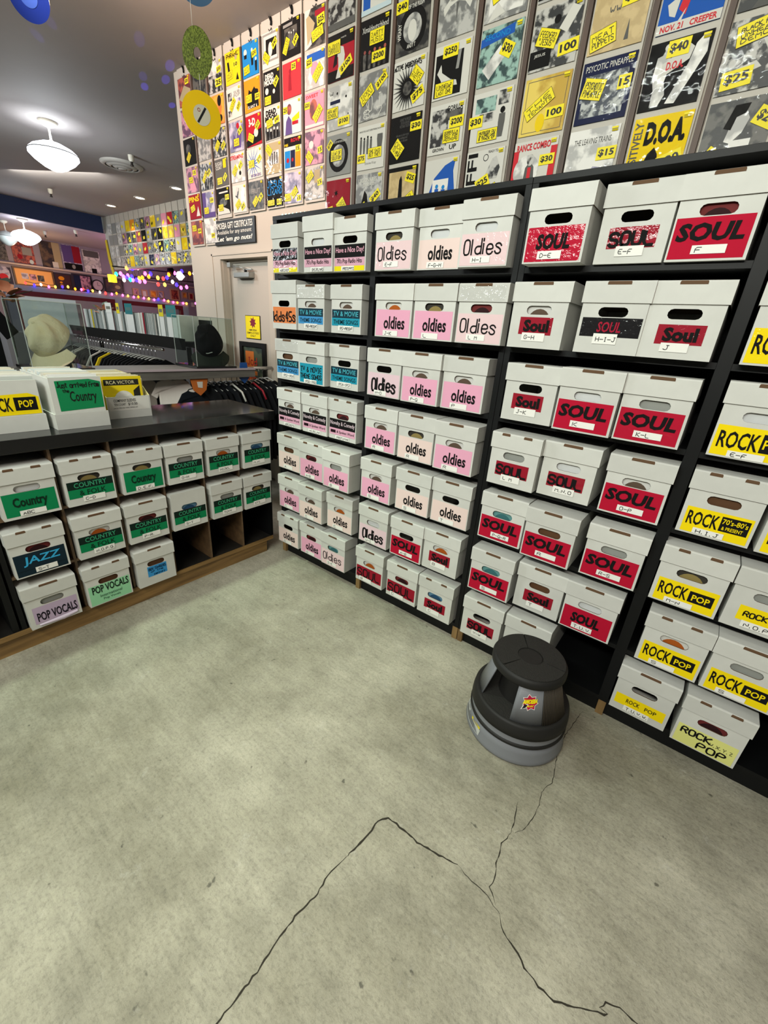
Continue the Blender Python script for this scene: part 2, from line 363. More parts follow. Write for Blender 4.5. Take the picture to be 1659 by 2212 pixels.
# wall with the door opening (x -1.79 .. -1.11, up to z 1.975)
b = MB(); x0, x1, zt, y0, y1 = -1.79, -1.11, 1.975, 0.82, 1.05
b.box(-2.27, y0, 0, x0, y1, 3.35, WALL); b.box(x1, y0, 0, 0.02, y1, 3.35, WALL); b.box(x0, y0, zt, x1, y1, 3.35, WALL)
struct(b.build('wall_left_of_shelves'))
b = MB()
for (a, c, z0, z1) in ((x0 - .13, x0 - .115, 0, zt + .045), (x1 + .06, x1 + .075, 0, zt + .045)): b.box(a, y0 - .006, z0, c, y0, z1, WALL)
b.box(x0 - .13, y0 - .006, zt + .03, x1 + .075, y0, zt + .045, WALL)
b.box(x0, y0 + .02, 0, x0 + .012, y1, zt, WALL); b.box(x0 + .012, .885, 0, x0 + .03, .897, zt, WALL); b.box(x0, .885, zt - .02, x1, .897, zt, WALL)
struct(b.build('trim_2'))
b = MB(); b.box(x0 + .03, .9, 0.01, x1, .945, zt - .02, mat('door_paint', 'b2aca1', 0.6, bump=0.04, bscale=70)); door = struct(b.build('door_1'))
b = MB(); b.box(-9.42, 2.95, 2.36, -2.27, 3.08, 3.35, mat('white_slat_wall', 'b4b2aa', 0.6)); struct(b.build('wall_far'))
b = MB(); b.box(-12.5, -5, 0, -12.3, 8, 3.05, WALLP); struct(b.build('wall_left'))
b = MB(); b.box(-12.5, 7.0, 0, -2, 7.15, 3.4, mat('back_room_wall', '6b4c50', 0.8)); struct(b.build('wall_end'))

# door closer: body, arm and bracket
AL = mat('brushed_aluminium', 'a8aaa6', 0.35, metal=0.8)
t = thing('door_closer', 'aluminium door closer with folded arm at the top of the cream door', 'door closer', (-1.5, .9, 1.85))
b = MB(); b.box(-.13, -.06, -.02, .1, 0, .022, AL); b.build('body', t, bev=.006)
b = MB(); b.tube([(.02, -.035, .022), (.02, -.035, .045)], .012, BLK); b.build('pivot', t)
b = MB(); b.box(-.01, -.04, .04, .11, -.02, .047, AL); b.tube([(.1, -.03, .047), (-.17, -.06, .075)], .005, AL); b.build('arm', t)
b = MB(); b.box(-.2, -.075, .06, -.15, -.04, .1, AL); b.build('bracket', t, bev=.004)

# black gift certificate sign over the door
t = thing('sign', 'black wall sign with white lettering about gift certificates', 'sign', (-1.53, .812, 2.17))
b = MB(); b.box(-.293, -.008, -.092, .293, .006, .092, mat('black_sign', '141416', 0.4)); sp = b.build('panel', t, bev=.002)
WH = mat('white_ink', 'e4e0d4', 0.55)
sh = Sheet((-.293, -.009, -.092), (1, 0, 0), (0, 0, 1), (0, -1, 0)); b = MB()
sh.text(b, 'AMOEBA GIFT CERTIFICATES', .03, .118, .557, .165, 0, WH, .012); sh.text(b, 'Available for any amount', .05, .07, .54, .11, 0, WH)
sh.text(b, "Let 'em go nuts!", .04, .018, .55, .063, 0, WH, .025, .25); b.build('lettering', sp)
# yellow employees sign and framed poster on the door
t = thing('door_sign', 'small yellow employees only sign with a red splat on the cream door', 'sign', (-1.455, .898, 1.43))
b = MB(); b.box(-.11, -.004, -.1, .11, .001, .1, mat('black_edge', '15150f', .5)); b.box(-.105, -.006, -.095, .105, -.003, .095, YEL); sp = b.build('panel', t)
sh = Sheet((-.11, -.0065, -.1), (1, 0, 0), (0, 0, 1), (0, -1, 0)); b = MB(); RDK = mat('dark_red_ink', '7d1f33', .5)
def star(cx, cy, r0, r1, n=8, rot=0.2, sx=1.0): return [(cx + sx * (r1 if i % 2 else r0) * math.cos(rot + math.pi * i / n), cy + (r1 if i % 2 else r0) * math.sin(rot + math.pi * i / n)) for i in range(2 * n)]
sh.poly(b, star(.115, .14, .03, .05), 0, RDK); b.build('splat', sp)
b = MB(); sh.text(b, 'AMOEBA', .05, .068, .17, .085, 0, INK, .01); sh.text(b, 'EMPLOYEES', .025, .043, .2, .06, 0, INK, .01); sh.text(b, 'ONLY', .07, .018, .15, .035, 0, INK, .01); b.build('lettering', sp)
t = thing('framed_poster', 'black framed orange and teal gig poster hung low on the cream door', 'framed poster', (-1.465, .898, .9))
b = MB()
for r in ((-.195, -.4, .195, -.36), (-.195, .36, .195, .4), (-.195, -.36, -.15, .36), (.15, -.36, .195, .36)): b.box(r[0], -.022, r[1], r[2], 0, r[3], mat('black_frame', '121212', .4))
b.build('frame', t)
b = MB(); b.box(-.15, -.008, -.36, .15, 0, .36, photo('poster_teal', '2e3b34', '4c5643', 8)); pp = b.build('print', t)
sh = Sheet((-.15, -.0095, -.36), (1, 0, 0), (0, 0, 1), (0, -1, 0)); b = MB(); OR = mat('orange_ink', 'c9702c', .6); RD = mat('red_ink', 'a5382c', .6); TN = mat('olive_ink', '8f8352', .6)
sh.rect(b, .03, .52, .16, .68, 0, OR); sh.poly(b, [(.02, 0), (.28, 0), (.28, .3), (.2, .44), (.02, .5)], 0, RD); sh.poly(b, star(.15, .2, .07, .13, 9), .0003, TN); sh.poly(b, star(.15, .2, .03, .07, 7), .0006, mat('teal_ink', '2f4a48', .6))
for k in range(7): sh.rect(b, .05 + k * .03, .36, .065 + k * .03, .44, .0004, OR)
b.build('artwork', pp); b = MB(); sh.hand(b, 'Jod', .06, .56, .2, .64, .0006, RD, .012, 1); sh.hand(b, 'iorm', .07, .47, .2, .53, .0006, OR, .01, 2); b.build('lettering', pp)

# ------------------------------------------------------------ black bookcases
PITCH = 0.27
def ZK(k): return 1.9838 - PITCH * k          # top face of board k (0 = top board)
def bookcase(ups, label, legs):
    t = thing('bookcase', label, 'bookcase', (ups[0][0], 0, 0)); ox = ups[0][0]
    for i, (a, c) in enumerate(ups):
        bb = MB(); bb.box(a - ox, 0.001, .0745, c - ox, .395, ZK(0) - .0005, BLK); bb.build('side_panel' if i in (0, len(ups) - 1) else 'divider_panel', t, bev=.001, seg=1)
    bb = MB(); bb.box(ups[0][0] - ox, 0, ZK(0) - .0193, ups[-1][1] - ox, .395, ZK(0), BLK); bb.build('top_board', t, bev=.001, seg=1)
    for (a, c), (d, e) in zip(ups, ups[1:]):
        for k in range(1, 8):
            bb = MB(); bb.box(c - ox, 0.002, ZK(k) - .0193, d - ox, .39, ZK(k), BLK); bb.build('shelf', t)
    bb = MB(); bb.box(ups[0][1] - ox, .39, .08, ups[-1][0] - ox, .397, ZK(0) - .02, mat('black_back', '101113', .6)); bb.build('back_panel', t)
    bb = MB(); bb.box(ups[0][0] - ox + .01, .02, 0, ups[-1][1] - ox - .01, .04, .0745, BLK); bb.build('kick_board', t)
    for (a, c) in legs:
        bb = MB(); bb.box(a - ox, .004, 0, c - ox, .06, .0745, TAN); bb.build('leg', t)
bookcase([(0, .031), (.689, .720), (1.378, 1.4015)], 'black seven-shelf bookcase packed with record boxes, next to the counter end', [(.0, .035), (.69, .72), (1.37, 1.4)])
bookcase([(1.4025, 1.426), (2.084, 2.1225), (2.781, 2.81)], 'black seven-shelf bookcase with soul and rock boxes, behind the step stool', [(1.404, 1.43), (2.09, 2.12)])

# ------------------------------------------------------------ record storage boxes
BW, BH, BD = .198, .212, .385
def hole_pts(cx, cz, w, h, n=5):
    r = h / 2; P = []
    for k in range(n + 1):
        a = -math.pi / 2 + math.pi * k / n; P.append((cx + w / 2 - r + r * math.cos(a), cz + r * math.sin(a)))
    for k in range(n + 1):
        a = math.pi / 2 + math.pi * k / n; P.append((cx - w / 2 + r + r * math.cos(a), cz + r * math.sin(a)))
    return P
_bm = {}
def body_mesh(hz=.127, closed=False):
    k = ('body', hz, closed)
    if k in _bm: return _bm[k]
    m = MB(); hp = hole_pts(0, hz, .090, .029); o = [(-BW/2, 0), (BW/2, 0), (BW/2, BH), (-BW/2, BH)]
    if not closed:
        tri = geometry.tessellate_polygon([[Vector((p[0], p[1], 0)) for p in o], [Vector((p[0], p[1], 0)) for p in reversed(hp)]])
        al = o + list(reversed(hp))
        for y in (0, .004): m.add([(u, y, v) for u, v in al], [tuple(t) for t in tri], card)
        n = len(hp); m.add([(u, 0, v) for u, v in hp] + [(u, .004, v) for u, v in hp], [(i, (i+1) % n, n + (i+1) % n, n + i) for i in range(n)], card_raw)
    else: m.poly([(u, 0, v) for u, v in o], card)
    x = BW / 2
    m.poly([(-x, 0, 0), (-x, BD, 0), (-x, BD, BH), (-x, 0, BH)], card); m.poly([(x, 0, 0), (x, BD, 0), (x, BD, BH), (x, 0, BH)], card)
    m.poly([(-x, BD, 0), (x, BD, 0), (x, BD, BH), (-x, BD, BH)], card); m.poly([(-x, 0, 0), (x, 0, 0), (x, BD, 0), (-x, BD, 0)], card)
    for sx in (-1, 1): m.box(sx * x - .0012, .0002, .001, sx * x + .0012, .0015, BH - .06, card_raw) if False else None
    _bm[k] = m.mesh('box_body'); return _bm[k]
def lid_mesh(slots=1, h=.064):
    k = ('lid', slots, h)
    if k in _bm: return _bm[k]
    x = BW / 2 + .005; y0 = -.005; y1 = BD + .005; r = .005
    m = MB(); prof = [(y0, 0), (y0, h - r), (y0 + r * .35, h - r * .35), (y0 + r, h), (y1, h), (y1, 0)]   # y,z
    for (a, c) in zip(prof, prof[1:]): m.poly([(-x, a[0], a[1]), (x, a[0], a[1]), (x, c[0], c[1]), (-x, c[0], c[1])], card)
    for sx in (-1, 1): m.poly([(sx * x, a, c) for a, c in prof], card)
    m.poly([(-x + .002, y0 + .001, .001), (x - .002, y0 + .001, .001), (x - .002, y1 - .001, .001), (-x + .002, y1 - .001, .001)], card_raw)
    m.box(x - .0003, y0 + .0003, 0.0, x + .0004, y0 + .0014, h - .006, card_raw)
    for c, w in {0: [], 1: [(0.0, .07)], 2: [(-.045, .034), (.045, .034)]}[slots]:
        a0, a1 = c - w/2, c + w/2
        m.poly([(a0, y0 - .0005, h - .0115), (a1, y0 - .0005, h - .0115), (a1, y0 - .0005, h - .0048), (a0, y0 - .0005, h - .0048)], card_raw)
        m.poly([(a0, y0 - .0005, h - .0048), (a1, y0 - .0005, h - .0048), (a1 - .002, y0 + .0014, h - .0012), (a0 + .002, y0 + .0014, h - .0012)], card_raw)
    _bm[k] = m.mesh('box_lid'); return _bm[k]
def fake_meshobj(name, me, parent, loc=None): return link(me, name, parent, loc)

P_ = ink
PINK, PALE, RED, DRED = 'e3a4bd', 'e4cdc6', 'b21230', '94182a'
YL, GRN, DGRN, TEAL, BLU, NAVY, BK = 'f2d60c', '0d7d4c', '10241c', '1f8fa8', '3f8fc6', '14323f', '141313'
# label recipes: rects (x0,z0,x1,z1,colour), print (text,x0,z0,x1,z1,colour,bold,shear), hand (text,x0,z0,x1,z1,colour,thickness), sticker (x0,z0,x1,z1)
def LB(kind, tp=False):
    R = []; T = []; H = []; ST = (.062, .014, .146, .036)
    if kind == 'SOUL': R = [(.005, .006, .19, .110, RED)]; T = [('SOUL', .014, .050, .178, .096, BK, .045, .12)]; ST = (.062, .018, .146, .040)
    elif kind == 'SOULs': R = [(.006, .005, .19, .106, RED)]; T = [('SOUL', .04, .040, .152, .086, BK, .05, .1)]; ST = (.05, .012, .13, .036)
    elif kind == 'Soul': R = [(.036, .046, .156, .104, DRED)]; T = [('Soul', .052, .055, .145, .096, BK, .05, 0)]; ST = (.052, .024, .136, .052)
    elif kind == 'Soull': R = [(.04, .042, .166, .098, DRED)]; T = [('Soul', .058, .05, .15, .09, BK, .05, 0)]; ST = (.06, .02, .135, .046)
    elif kind == 'soulh': R = [(.03, .042, .168, .1, DRED)]; H = [('SOUL', .036, .05, .16, .094, BK, .009)]; ST = (.06, .02, .14, .048)
    elif kind == 'soulw': R = [(.005, .025, .19, .1, DRED)]; H = [('SOUL', .014, .036, .176, .096, BK, .008)]; ST = (.03, .008, .12, .032)
    elif kind == 'soulk': R = [(.01, .052, .192, .11, '161416')]; T = [('SOUL', .062, .066, .135, .098, 'a01c34', .02, .1)]; ST = (.056, .03, .13, .062)
    elif kind == 'old': R = [(.006, .005, .19, .112, PINK)]; T = [('oldies', .05, .034, .165, .086, BK, .024, 0)]; ST = (.048, .006, .13, .028)
    elif kind == 'oldp': R = [(.004, .004, .194, .108, PALE)]; T = [('oldies', .05, .034, .165, .086, BK, .024, 0)]; ST = (.048, .006, .13, .028)
    elif kind == 'oldh': R = [(.004, .004, .194, .108, 'e2c6c8')]; H = [('Oldies', .018, .040, .17, .100, BK, .0056)]; ST = (.05, .012, .13, .034)
    elif kind == 'oldhb': R = [(.004, .004, .194, .108, 'e0c4cc')]; H = [('Oldies', .03, .026, .172, .096, BK, .010)]; ST = (.045, .006, .12, .028)
    elif kind == 'nice':
        R = [(.004, .056, .192, .108, BK), (.004, .022, .192, .056, 'cf9fb0'), (.004, .002, .192, .022, 'e2d21a')]
        T = [('Have a Nice Day!', .012, .070, .186, .098, 'dba3b4', .012, 0), ("70's Pop Radio Hits", .02, .028, .176, .052, BK, .012, 0)]; ST = (.05, .003, .13, .021)
    elif kind == 'nicew':
        R = [(.004, .056, .192, .108, BK), (.004, .022, .192, .056, 'cf9fb0')]
        T = [('Have a Nice Day!', .012, .070, .186, .098, 'dba3b4', .012, 0), ("70's Pop Radio Hits", .02, .028, .176, .052, BK, .012, 0)]; ST = (.05, .002, .14, .021)
    elif kind == 'kids': R = [(.006, .03, .194, .11, 'e0834c')]; H = [('kids45s', .01, .04, .19, .098, BK, .008)]; ST = None
    elif kind in ('tvb', 'tvt'):
        c = BLU if kind == 'tvb' else TEAL
        R = [(.004, .070, .190, .108, NAVY), (.004, .034, .190, .070, c)]
        T = [('TV & MOVIE', .016, .078, .18, .1, '4fb3c4', .005, 0), ('THEME SONGS', .016, .042, .18, .062, '10252c', .01, 0)]; ST = (.05, .012, .15, .036)
    elif kind == 'tvh': R = [(.006, .006, .186, .106, TEAL)]; H = [('TV & MOVIE', .014, .064, .176, .096, BK, .004), ('THEME SONGS', .012, .03, .176, .058, BK, .004)]; ST = (.04, .004, .14, .024)
    elif kind == 'nov':
        R = [(.003, .06, .192, .110, BK), (.003, .024, .192, .06, 'd7a0b6'), (.012, .034, .05, .05, '241018')]
        T = [('Novelty & Comedy', .01, .072, .188, .1, 'd9c4cc', .006, 0), ('& Spoken Word', .058, .032, .184, .05, BK, .01, 0)]; ST = (.05, .003, .15, .022)
    elif kind == 'cf':
        R = [(.008, .077, .192, .114, DGRN), (.008, .036, .192, .077, GRN)]
        T = [('COUNTRY', .034, .084, .166, .107, '3d9b72', .012, 0), ('& FOLK', .05, .046, .158, .070, '0c3020', .012, 0)]; ST = (.06, .016, .15, .042)
    elif kind == 'ctry': R = [(.01, .012, .19, .112, GRN)]; T = [('Country', .04, .038, .158, .092, '0c2a1c', .03, 0)]; ST = (.055, .012, .145, .034)
    elif kind == 'jazz': R = [(.006, .006, .19, .11, '142630'), (.006, .030, .19, .032, '0c171d')]; T = [('JAZZ', .034, .048, .172, .094, '38a3d2', .02, .1)]; ST = (.07, .012, .15, .036)
    elif kind == 'popv': R = [(.018, .022, .19, .108, 'b7a3bb')]; T = [('POP VOCALS', .03, .032, .184, .078, '17141c', .02, 0)]; ST = None
    elif kind == 'popi': R = [(.006, .004, .192, .112, '93cfa2')]; T = [('POP VOCALS', .02, .066, .186, .108, '15201a', .02, 0), ('International', .05, .040, .15, .056, '1f4632', 0, 0), ('Pop Vocals', .062, .018, .14, .034, '1f4632', 0, 0)]; ST = None
    elif kind == 'boy': R = [(.05, .05, .152, .112, '3b8fc9')]; H = [('BOY SINGERS', .056, .088, .146, .106, '0f2c48', .0026), ('of the', .066, .074, .13, .086, '0f2c48', .002), ('century', .08, .056, .14, .07, '0f2c48', .002)]; ST = None
    elif kind == 'rp':
        R = [(.012, .006, .19, .094, YL), (.110, .034, .180, .076, BK)]
        T = [('ROCK', .02, .034, .106, .082, BK, .02, 0), ('POP', .120, .042, .171, .066, YL, .02, 0)]; ST = (.046, .006, .13, .026)
    elif kind == 'rp8':
        R = [(.012, .006, .19, .094, YL), (.110, .034, .184, .084, BK)]
        T = [('ROCK', .02, .034, .106, .082, BK, .02, 0), ("70's-80's", .114, .060, .18, .078, YL, .012, 0), ('& PRESENT', .117, .040, .172, .052, YL, .012, 0)]; ST = (.046, .006, .13, .026)
    elif kind == 'rl':
        R = [(.006, .006, .194, .098, YL), (.120, .03, .19, .085, BK)]
        T = [('ROCK', .016, .03, .116, .082, BK, .02, 0), ('POP', .126, .042, .184, .07, YL, .02, 0)]; ST = (.05, .004, .14, .024)
    elif kind == 'rps': R = [(.012, .032, .186, .082, YL)]; T = [('ROCK', .052, .050, .1, .070, BK, .012, 0), ('POP', .118, .050, .158, .068, BK, .012, 0)]; ST = (.05, .012, .14, .036)
    elif kind == 'rno': R = [(.034, .034, .186, .088, YL)]; H = [('ROCK', .05, .052, .11, .074, BK, .004), ('POP', .122, .052, .168, .074, BK, .004)]; ST = (.052, .012, .14, .036)
    elif kind == 'rph': R = [(.008, .004, .19, .090, 'dcdc84')]; H = [('ROCK', .022, .054, .112, .086, BK, .006), ('POP', .082, .012, .166, .046, BK, .006), ('W.X.Y.Z', .112, .05, .18, .066, '3a3a30', .002)]; ST = None
    elif kind == 'blank': ST = None
    return R, T, H, ST
STK = ink('e9e8e2')
HOLE = {'d': None, 'w': 'c9cbcb', 'g': '8f918c', 'y': 'c9c8c4', 'r': '6a2c2c', 'b': '5f86a0', 'k': '3a3732', 'n': '5a3f2c', 't': '5f9090', 'o': 'cbcac4'}
HNAME = {'w': 'white', 'g': 'grey', 'y': 'white', 'r': 'dark red', 'b': 'pale blue', 'k': 'dark printed', 'n': 'brown', 't': 'teal', 'o': 'white'}
def record_box(loc, rz, kind, st, hole, label, group, slots=1, taped=False, lid=True, lift=0.0, tilt=0.0, hz=.127, sname='index_sticker', discs=None, lidtape=False, where=''):
    t = thing('record_box', label, 'storage box', loc, rz, group)
    fake_meshobj('box_body', body_mesh(hz, kind == 'blank'), t)
    sh = Sheet((-BW/2, 0, 0), (1, 0, 0), (0, 0, 1), (0, -1, 0))
    R, T, H, ST = LB(kind)
    if R:
        bb = MB()
        for i, (a, c, d, e, col) in enumerate(R): sh.rect(bb, a, c, d, e, .0006 + .0003 * i, ink(col, taped))
        lb = bb.build('label', t, fix=False)
        bb = MB()
        for (s, a, c, d, e, col, bo, shr) in T: sh.text(bb, s, a, c, d, e, .0018, ink(col), bo, shr)
        for i, (s, a, c, d, e, col, th) in enumerate(H): sh.hand(bb, s, a, c, d, e, .0018, ink(col), th, seed=i + int(loc[0] * 100))
        if T or H: bb.build('lettering', lb, fix=False)
    if kind == 'popv':
        bb = MB(); q = [(.03 + .15 * i / 8, .020 + .006 * i / 8) for i in range(9)]
        for k in range(4):
            vs = [sh.P(u, v - .005 * (k + j) * (1.2 - abs(i - 5) / 7), .002 + .004 * math.sin((k + j) * .8)) for j in (0, 1) for i, (u, v) in enumerate(q)]
            bb.add(vs, [(i, i + 1, 10 + i, 9 + i) for i in range(8)], ink('d6c8da'), True)
        bb.build('peeled_edge', t, fix=False)
    if st and ST:
        bb = MB(); sh.rect(bb, ST[0], ST[1], ST[2], ST[3], .0022, STK); so = bb.build('index_sticker', t, fix=False)
        hgt = min(.0155, (ST[3] - ST[1]) * .70); zc = (ST[1] + ST[3]) / 2; wd = min((ST[2] - ST[0]) * .86,   .0115 * len(st) + .003); xc = ST[0] + .006
        bb = MB(); sh.hand(bb, st, xc + .004, zc - hgt/2, xc + .004 + wd, zc + hgt/2, .0026, INK, .0021, seed=len(st)); bb.build('lettering', so, fix=False)
    if lid:
        lo = fake_meshobj('lid', lid_mesh(slots), t, (0, 0, .154 + lift))
        if tilt: lo.rotation_euler = (0, tilt, 0)
        if lidtape:
            bb = MB(); sh2 = Sheet((-BW/2, -.0055, 0), (1, 0, 0), (0, 0, 1), (0, -1, 0)); sh2.rect(bb, .004, .004, .192, .055, 0, film('wrinkled_tape', base=.05, bump=.6, bscale=45)); bb.build('clear_tape', lo, fix=False)
    if HOLE.get(hole):
        bb = MB(); bb.box(-.088, .010, .004, .088, .014, .18, ink(HOLE[hole]))
        r = bb.build('record_sleeve')
        r.matrix_world = Matrix.Translation(loc) @ Matrix.Rotation(rz, 4, 'Z')
        tag(r, HNAME[hole] + ' sleeve in handle hole of ' + where, 'record sleeve', 'record sleeves glimpsed inside the boxes')
        if hole in 'yorkbt' or discs:
            bb = MB(); c = [(.0 + .040 * math.cos(a), .092 + .040 * math.sin(a)) for a in [2 * math.pi * i / 20 for i in range(20)]]
            s3 = Sheet((0, .0096, 0), (1, 0, 0), (0, 0, 1), (0, -1, 0)); s3.poly(bb, c, 0, ink({'y': '5a4a3e', 'o': 'a8561e', 'r': '30181a', 'k': '8a7a4a', 'b': '2b4f70', 't': '3a6a6e'}.get(hole, '7d4632'))); bb.build('disc_label', r, fix=False)
    return t
ROWN = ['', 'top shelf', 'second shelf', 'third shelf', 'fourth shelf', 'fifth shelf', 'sixth shelf', 'bottom shelf']
BAY = {1: 'of bay beside counter', 2: 'of second bay', 3: 'of bay behind stool', 4: 'of right bay'}
KN = {'SOUL': 'printed SOUL on red', 'SOULs': 'heavy SOUL print on red', 'Soul': 'small dark red Soul card', 'Soull': 'small dark red Soul card', 'soulh': 'hand lettered SOUL card', 'soulw': 'wide hand lettered SOUL card', 'soulk': 'black card reading SOUL',
 'old': 'pink oldies card', 'oldp': 'faded oldies card', 'oldh': 'thin handwritten Oldies', 'oldhb': 'thick handwritten Oldies', 'nice': 'Nice Day card with yellow strip', 'nicew': 'Nice Day card without yellow', 'kids': 'orange kids 45s card',
 'tvb': 'blue TV themes card', 'tvt': 'teal TV themes card', 'tvh': 'hand lettered teal TV card', 'nov': 'black and pink novelty card', 'rp': 'yellow ROCK POP card', 'rp8': 'yellow 70s-80s ROCK card', 'rl': 'yellow ROCK card', 'rps': 'small printed ROCK POP strip', 'rno': 'small hand lettered ROCK POP', 'rph': 'marker ROCK POP on pale yellow', 'blank': 'no card, half hidden by stool'}
# bay, shelf, left edge of the box front, front y, card, sticker, hole, slots, taped, lift
BOXES = '''1 1 .062 -.055 nice ABCDEF d 0 1 0
1 1 .292 -.045 nicew GHIJKLMNO w 0 0 .018
1 1 .492 -.035 nice PRSTUVWYZ d 1 0 0
1 2 .014 -.03 kids - d 0 1 .022
1 2 .226 -.03 tvb 1960-PRESENT y 1 1 0
1 2 .466 -.02 tvt 1957-PRESENT y 1 1 0
1 3 .024 -.02 tvb 1957-1964 n 1 1 0
1 3 .240 -.038 tvh 1950-1960 g 1 0 0
1 3 .457 -.012 tvt 1954-1957 d 1 0 0
1 4 .040 -.03 nov ABCDEFG y 1 0 0
1 4 .260 -.034 nov HIJKLMN y 1 0 0
1 4 .468 -.025 nov PRSTUVWX r 2 0 0
1 5 .040 -.04 oldp A n 1 0 0
1 5 .258 -.058 old A-B r 2 0 0
1 5 .474 -.075 old B g 1 0 0
1 6 .033 -.038 old C y 1 0 0
1 6 .250 -.058 oldp C y 1 0 0
1 6 .474 -.036 oldp C o 1 0 0
1 7 .008 -.034 oldp D d 2 0 -.006
1 7 .231 -.033 old D r 1 0 0
1 7 .432 -.04 oldh D-E t 1 0 0
2 1 .736 -.025 oldh E-F k 1 1 0
2 1 .952 -.004 oldp F-G-H w 1 1 0
2 1 1.172 -.042 oldh H-I w 1 1 0
2 2 .786 -.06 old J-K o 0 1 -.004
2 2 .992 -.055 old L k 1 1 -.004
2 2 1.202 -.05 oldh L,M r 1 1 -.004
2 3 .732 -.03 oldhb N-O d 1 1 0
2 3 .948 -.042 old P-Q y 1 0 0
2 3 1.158 -.03 old P y 1 1 0
2 4 .736 -.034 old R y 1 0 0
2 4 .953 -.04 oldp R k 1 0 0
2 4 1.168 -.054 old R y 1 0 0
2 5 .732 -.042 old S y 1 0 0
2 5 .963 -.036 oldp S d 1 0 0
2 5 1.174 -.028 oldp T d 1 0 0
2 6 .728 -.035 oldhb U-Z w 1 0 .004
2 6 .952 -.034 SOUL A-B d 1 0 0
2 6 1.158 -.028 Soul B o 1 0 0
2 7 .714 -.028 soulw B o 1 0 0
2 7 .947 -.03 soulw C r 1 0 0
2 7 1.164 -.034 Soull C b 2 0 .004
3 1 1.438 -.063 SOULs D-E d 0 1 0
3 1 1.661 -.01 soulh E-F d 1 1 0
3 1 1.866 -.012 SOUL F r 1 0 0
3 2 1.424 -.04 Soul G-H y 1 1 0
3 2 1.668 -.04 soulk H-I-J d 1 1 0
3 2 1.866 -.035 Soull J d 1 1 0
3 3 1.444 -.028 Soul J-K d 1 1 -.004
3 3 1.657 -.05 SOUL K w 1 0 0
3 3 1.863 -.038 SOUL K-L g 1 1 0
3 4 1.437 -.044 soulh L,M g 2 0 0
3 4 1.646 -.018 soulh M.N.O w 1 1 0
3 4 1.880 -.024 SOUL O-P y 1 0 0
3 5 1.428 -.02 SOUL P-Q-R t 1 0 0
3 5 1.642 -.05 SOUL R n 1 0 0
3 5 1.879 -.032 SOUL R-S g 1 0 0
3 6 1.431 -.04 SOUL S t 1 0 0
3 6 1.649 -.017 Soull T n 1 0 0
3 6 1.857 -.02 SOULs T.U.V. w 1 0 0
3 7 1.430 -.035 soulh V-W d 1 0 0
3 7 1.646 -.03 blank - d 1 0 0
4 2 2.136 -.035 rl - d 1 1 0
4 3 2.137 -.022 rl E-F w 1 0 .006
4 4 2.131 -.013 rp8 H.I.J n 2 0 0
4 4 2.345 -.02 rp K-L g 2 0 0
4 5 2.126 -.03 rp M-N k 2 0 0
4 5 2.338 -.03 rno N.O.P g 1 0 0
4 6 2.152 -.028 rp S o 2 0 0
4 6 2.362 -.03 rp S g 1 0 0
4 7 2.129 -.024 rps T.U.V.W. d 1 0 0
4 7 2.350 -.036 rph - r 2 0 .004'''
_seen = {}
for ln in BOXES.split('\n'):
    q = ln.split(); bay, row = int(q[0]), int(q[1]); x, y, lift = float(q[2]), float(q[3]), float(q[9])
    st = None if q[5] == '-' else q[5].replace('_', ' ')
    n = _seen[(bay, row)] = _seen.get((bay, row), 0) + 1
    pos = {1: 'left', 2: 'second from left', 3: 'third from left'}[n]
    lab = 'white box, %s, %s %s' % (KN[q[4]] + (', tab %s' % st.replace('.', '') if st else ''), ROWN[row], BAY[bay])
    if lab in _seen: lab += ', ' + pos.replace('third from left', 'right one')
    _seen[lab] = 1
    record_box((x + BW/2, y, ZK(row) + .0003), 0, q[4], st, q[6], lab, 'record boxes on the black shelves', int(q[7]), q[8] == '1', True, lift, 0, .127, where='%s box, %s %s' % ({'left': 'first', 'second from left': 'second', 'third from left': 'third'}[pos], ROWN[row], BAY[bay]), lidtape=(q[4] in ('tvb',) and row == 2) or (bay, row, n) in ((2, 2, 3), (1, 3, 1)))

# ------------------------------------------------------------ counter with pigeonholes
YD = [-1.425, -1.178, -.948, -.722, -.494, -.266, -.036]           # divider positions along y
CX0, CX1 = -.47, -.06
t = thing('counter_cabinet', 'low wooden pigeonhole cabinet under the black counter top, country boxes inside', 'cabinet', (CX1, -.73, 0))
OX, OY = CX1, -.73
def cpart(name, x0, y0, z0, x1, y1, z1, m, bev=0):
    bb = MB(); bb.box(x0 - OX, y0 - OY, z0, x1 - OX, y1 - OY, z1, m); return bb.build(name, t, bev=bev)
cpart('plinth', CX0 + .02, -2.3, 0, CX1 - .004, -.085, .082, DARKW)
cpart('base_board', CX0, -2.3, .083, CX1 - .004, -.036, .104, mat('dark_laminate', '242220', .4, mott=.3, mscale=30))
cpart('nosing', CX1 - .0038, -2.3, .083, CX1 + .006, -.036, .1042, DARKW)
EDGE = wood('brown_board', '4a3826', '6b5238', (30, 6, 30))
for i, y in enumerate(YD):
    cpart('side_panel' if i in (0, 6) else 'divider', CX0 + .01, y - (.009 if i in (0, 6) else .005), .1042, CX1 - .004, y + (.009 if i in (0, 6) else .005), .912, BLK if i in (0, 6) else EDGE)
for k, z in enumerate((.372, .642)):
    for a, c in zip(YD, YD[1:]):
        cpart('shelf', CX0 + .012, a + .0052 if a > YD[0] else a + .0092, z - .012, CX1 - .002, c - .0052 if c < YD[-1] else c - .0092, z, EDGE)
cpart('back_panel', CX0, -1.43, .105, CX0 + .009, -.036, .912, mat('black_back', '101113', .6))
b = MB(); b.box(-.53, -2.3, .913, -.035, -.004, .97, BLKM); o = b.build('countertop', bev=.002); tag(o, 'long glossy black counter top over the pigeonhole cabinet', 'countertop')
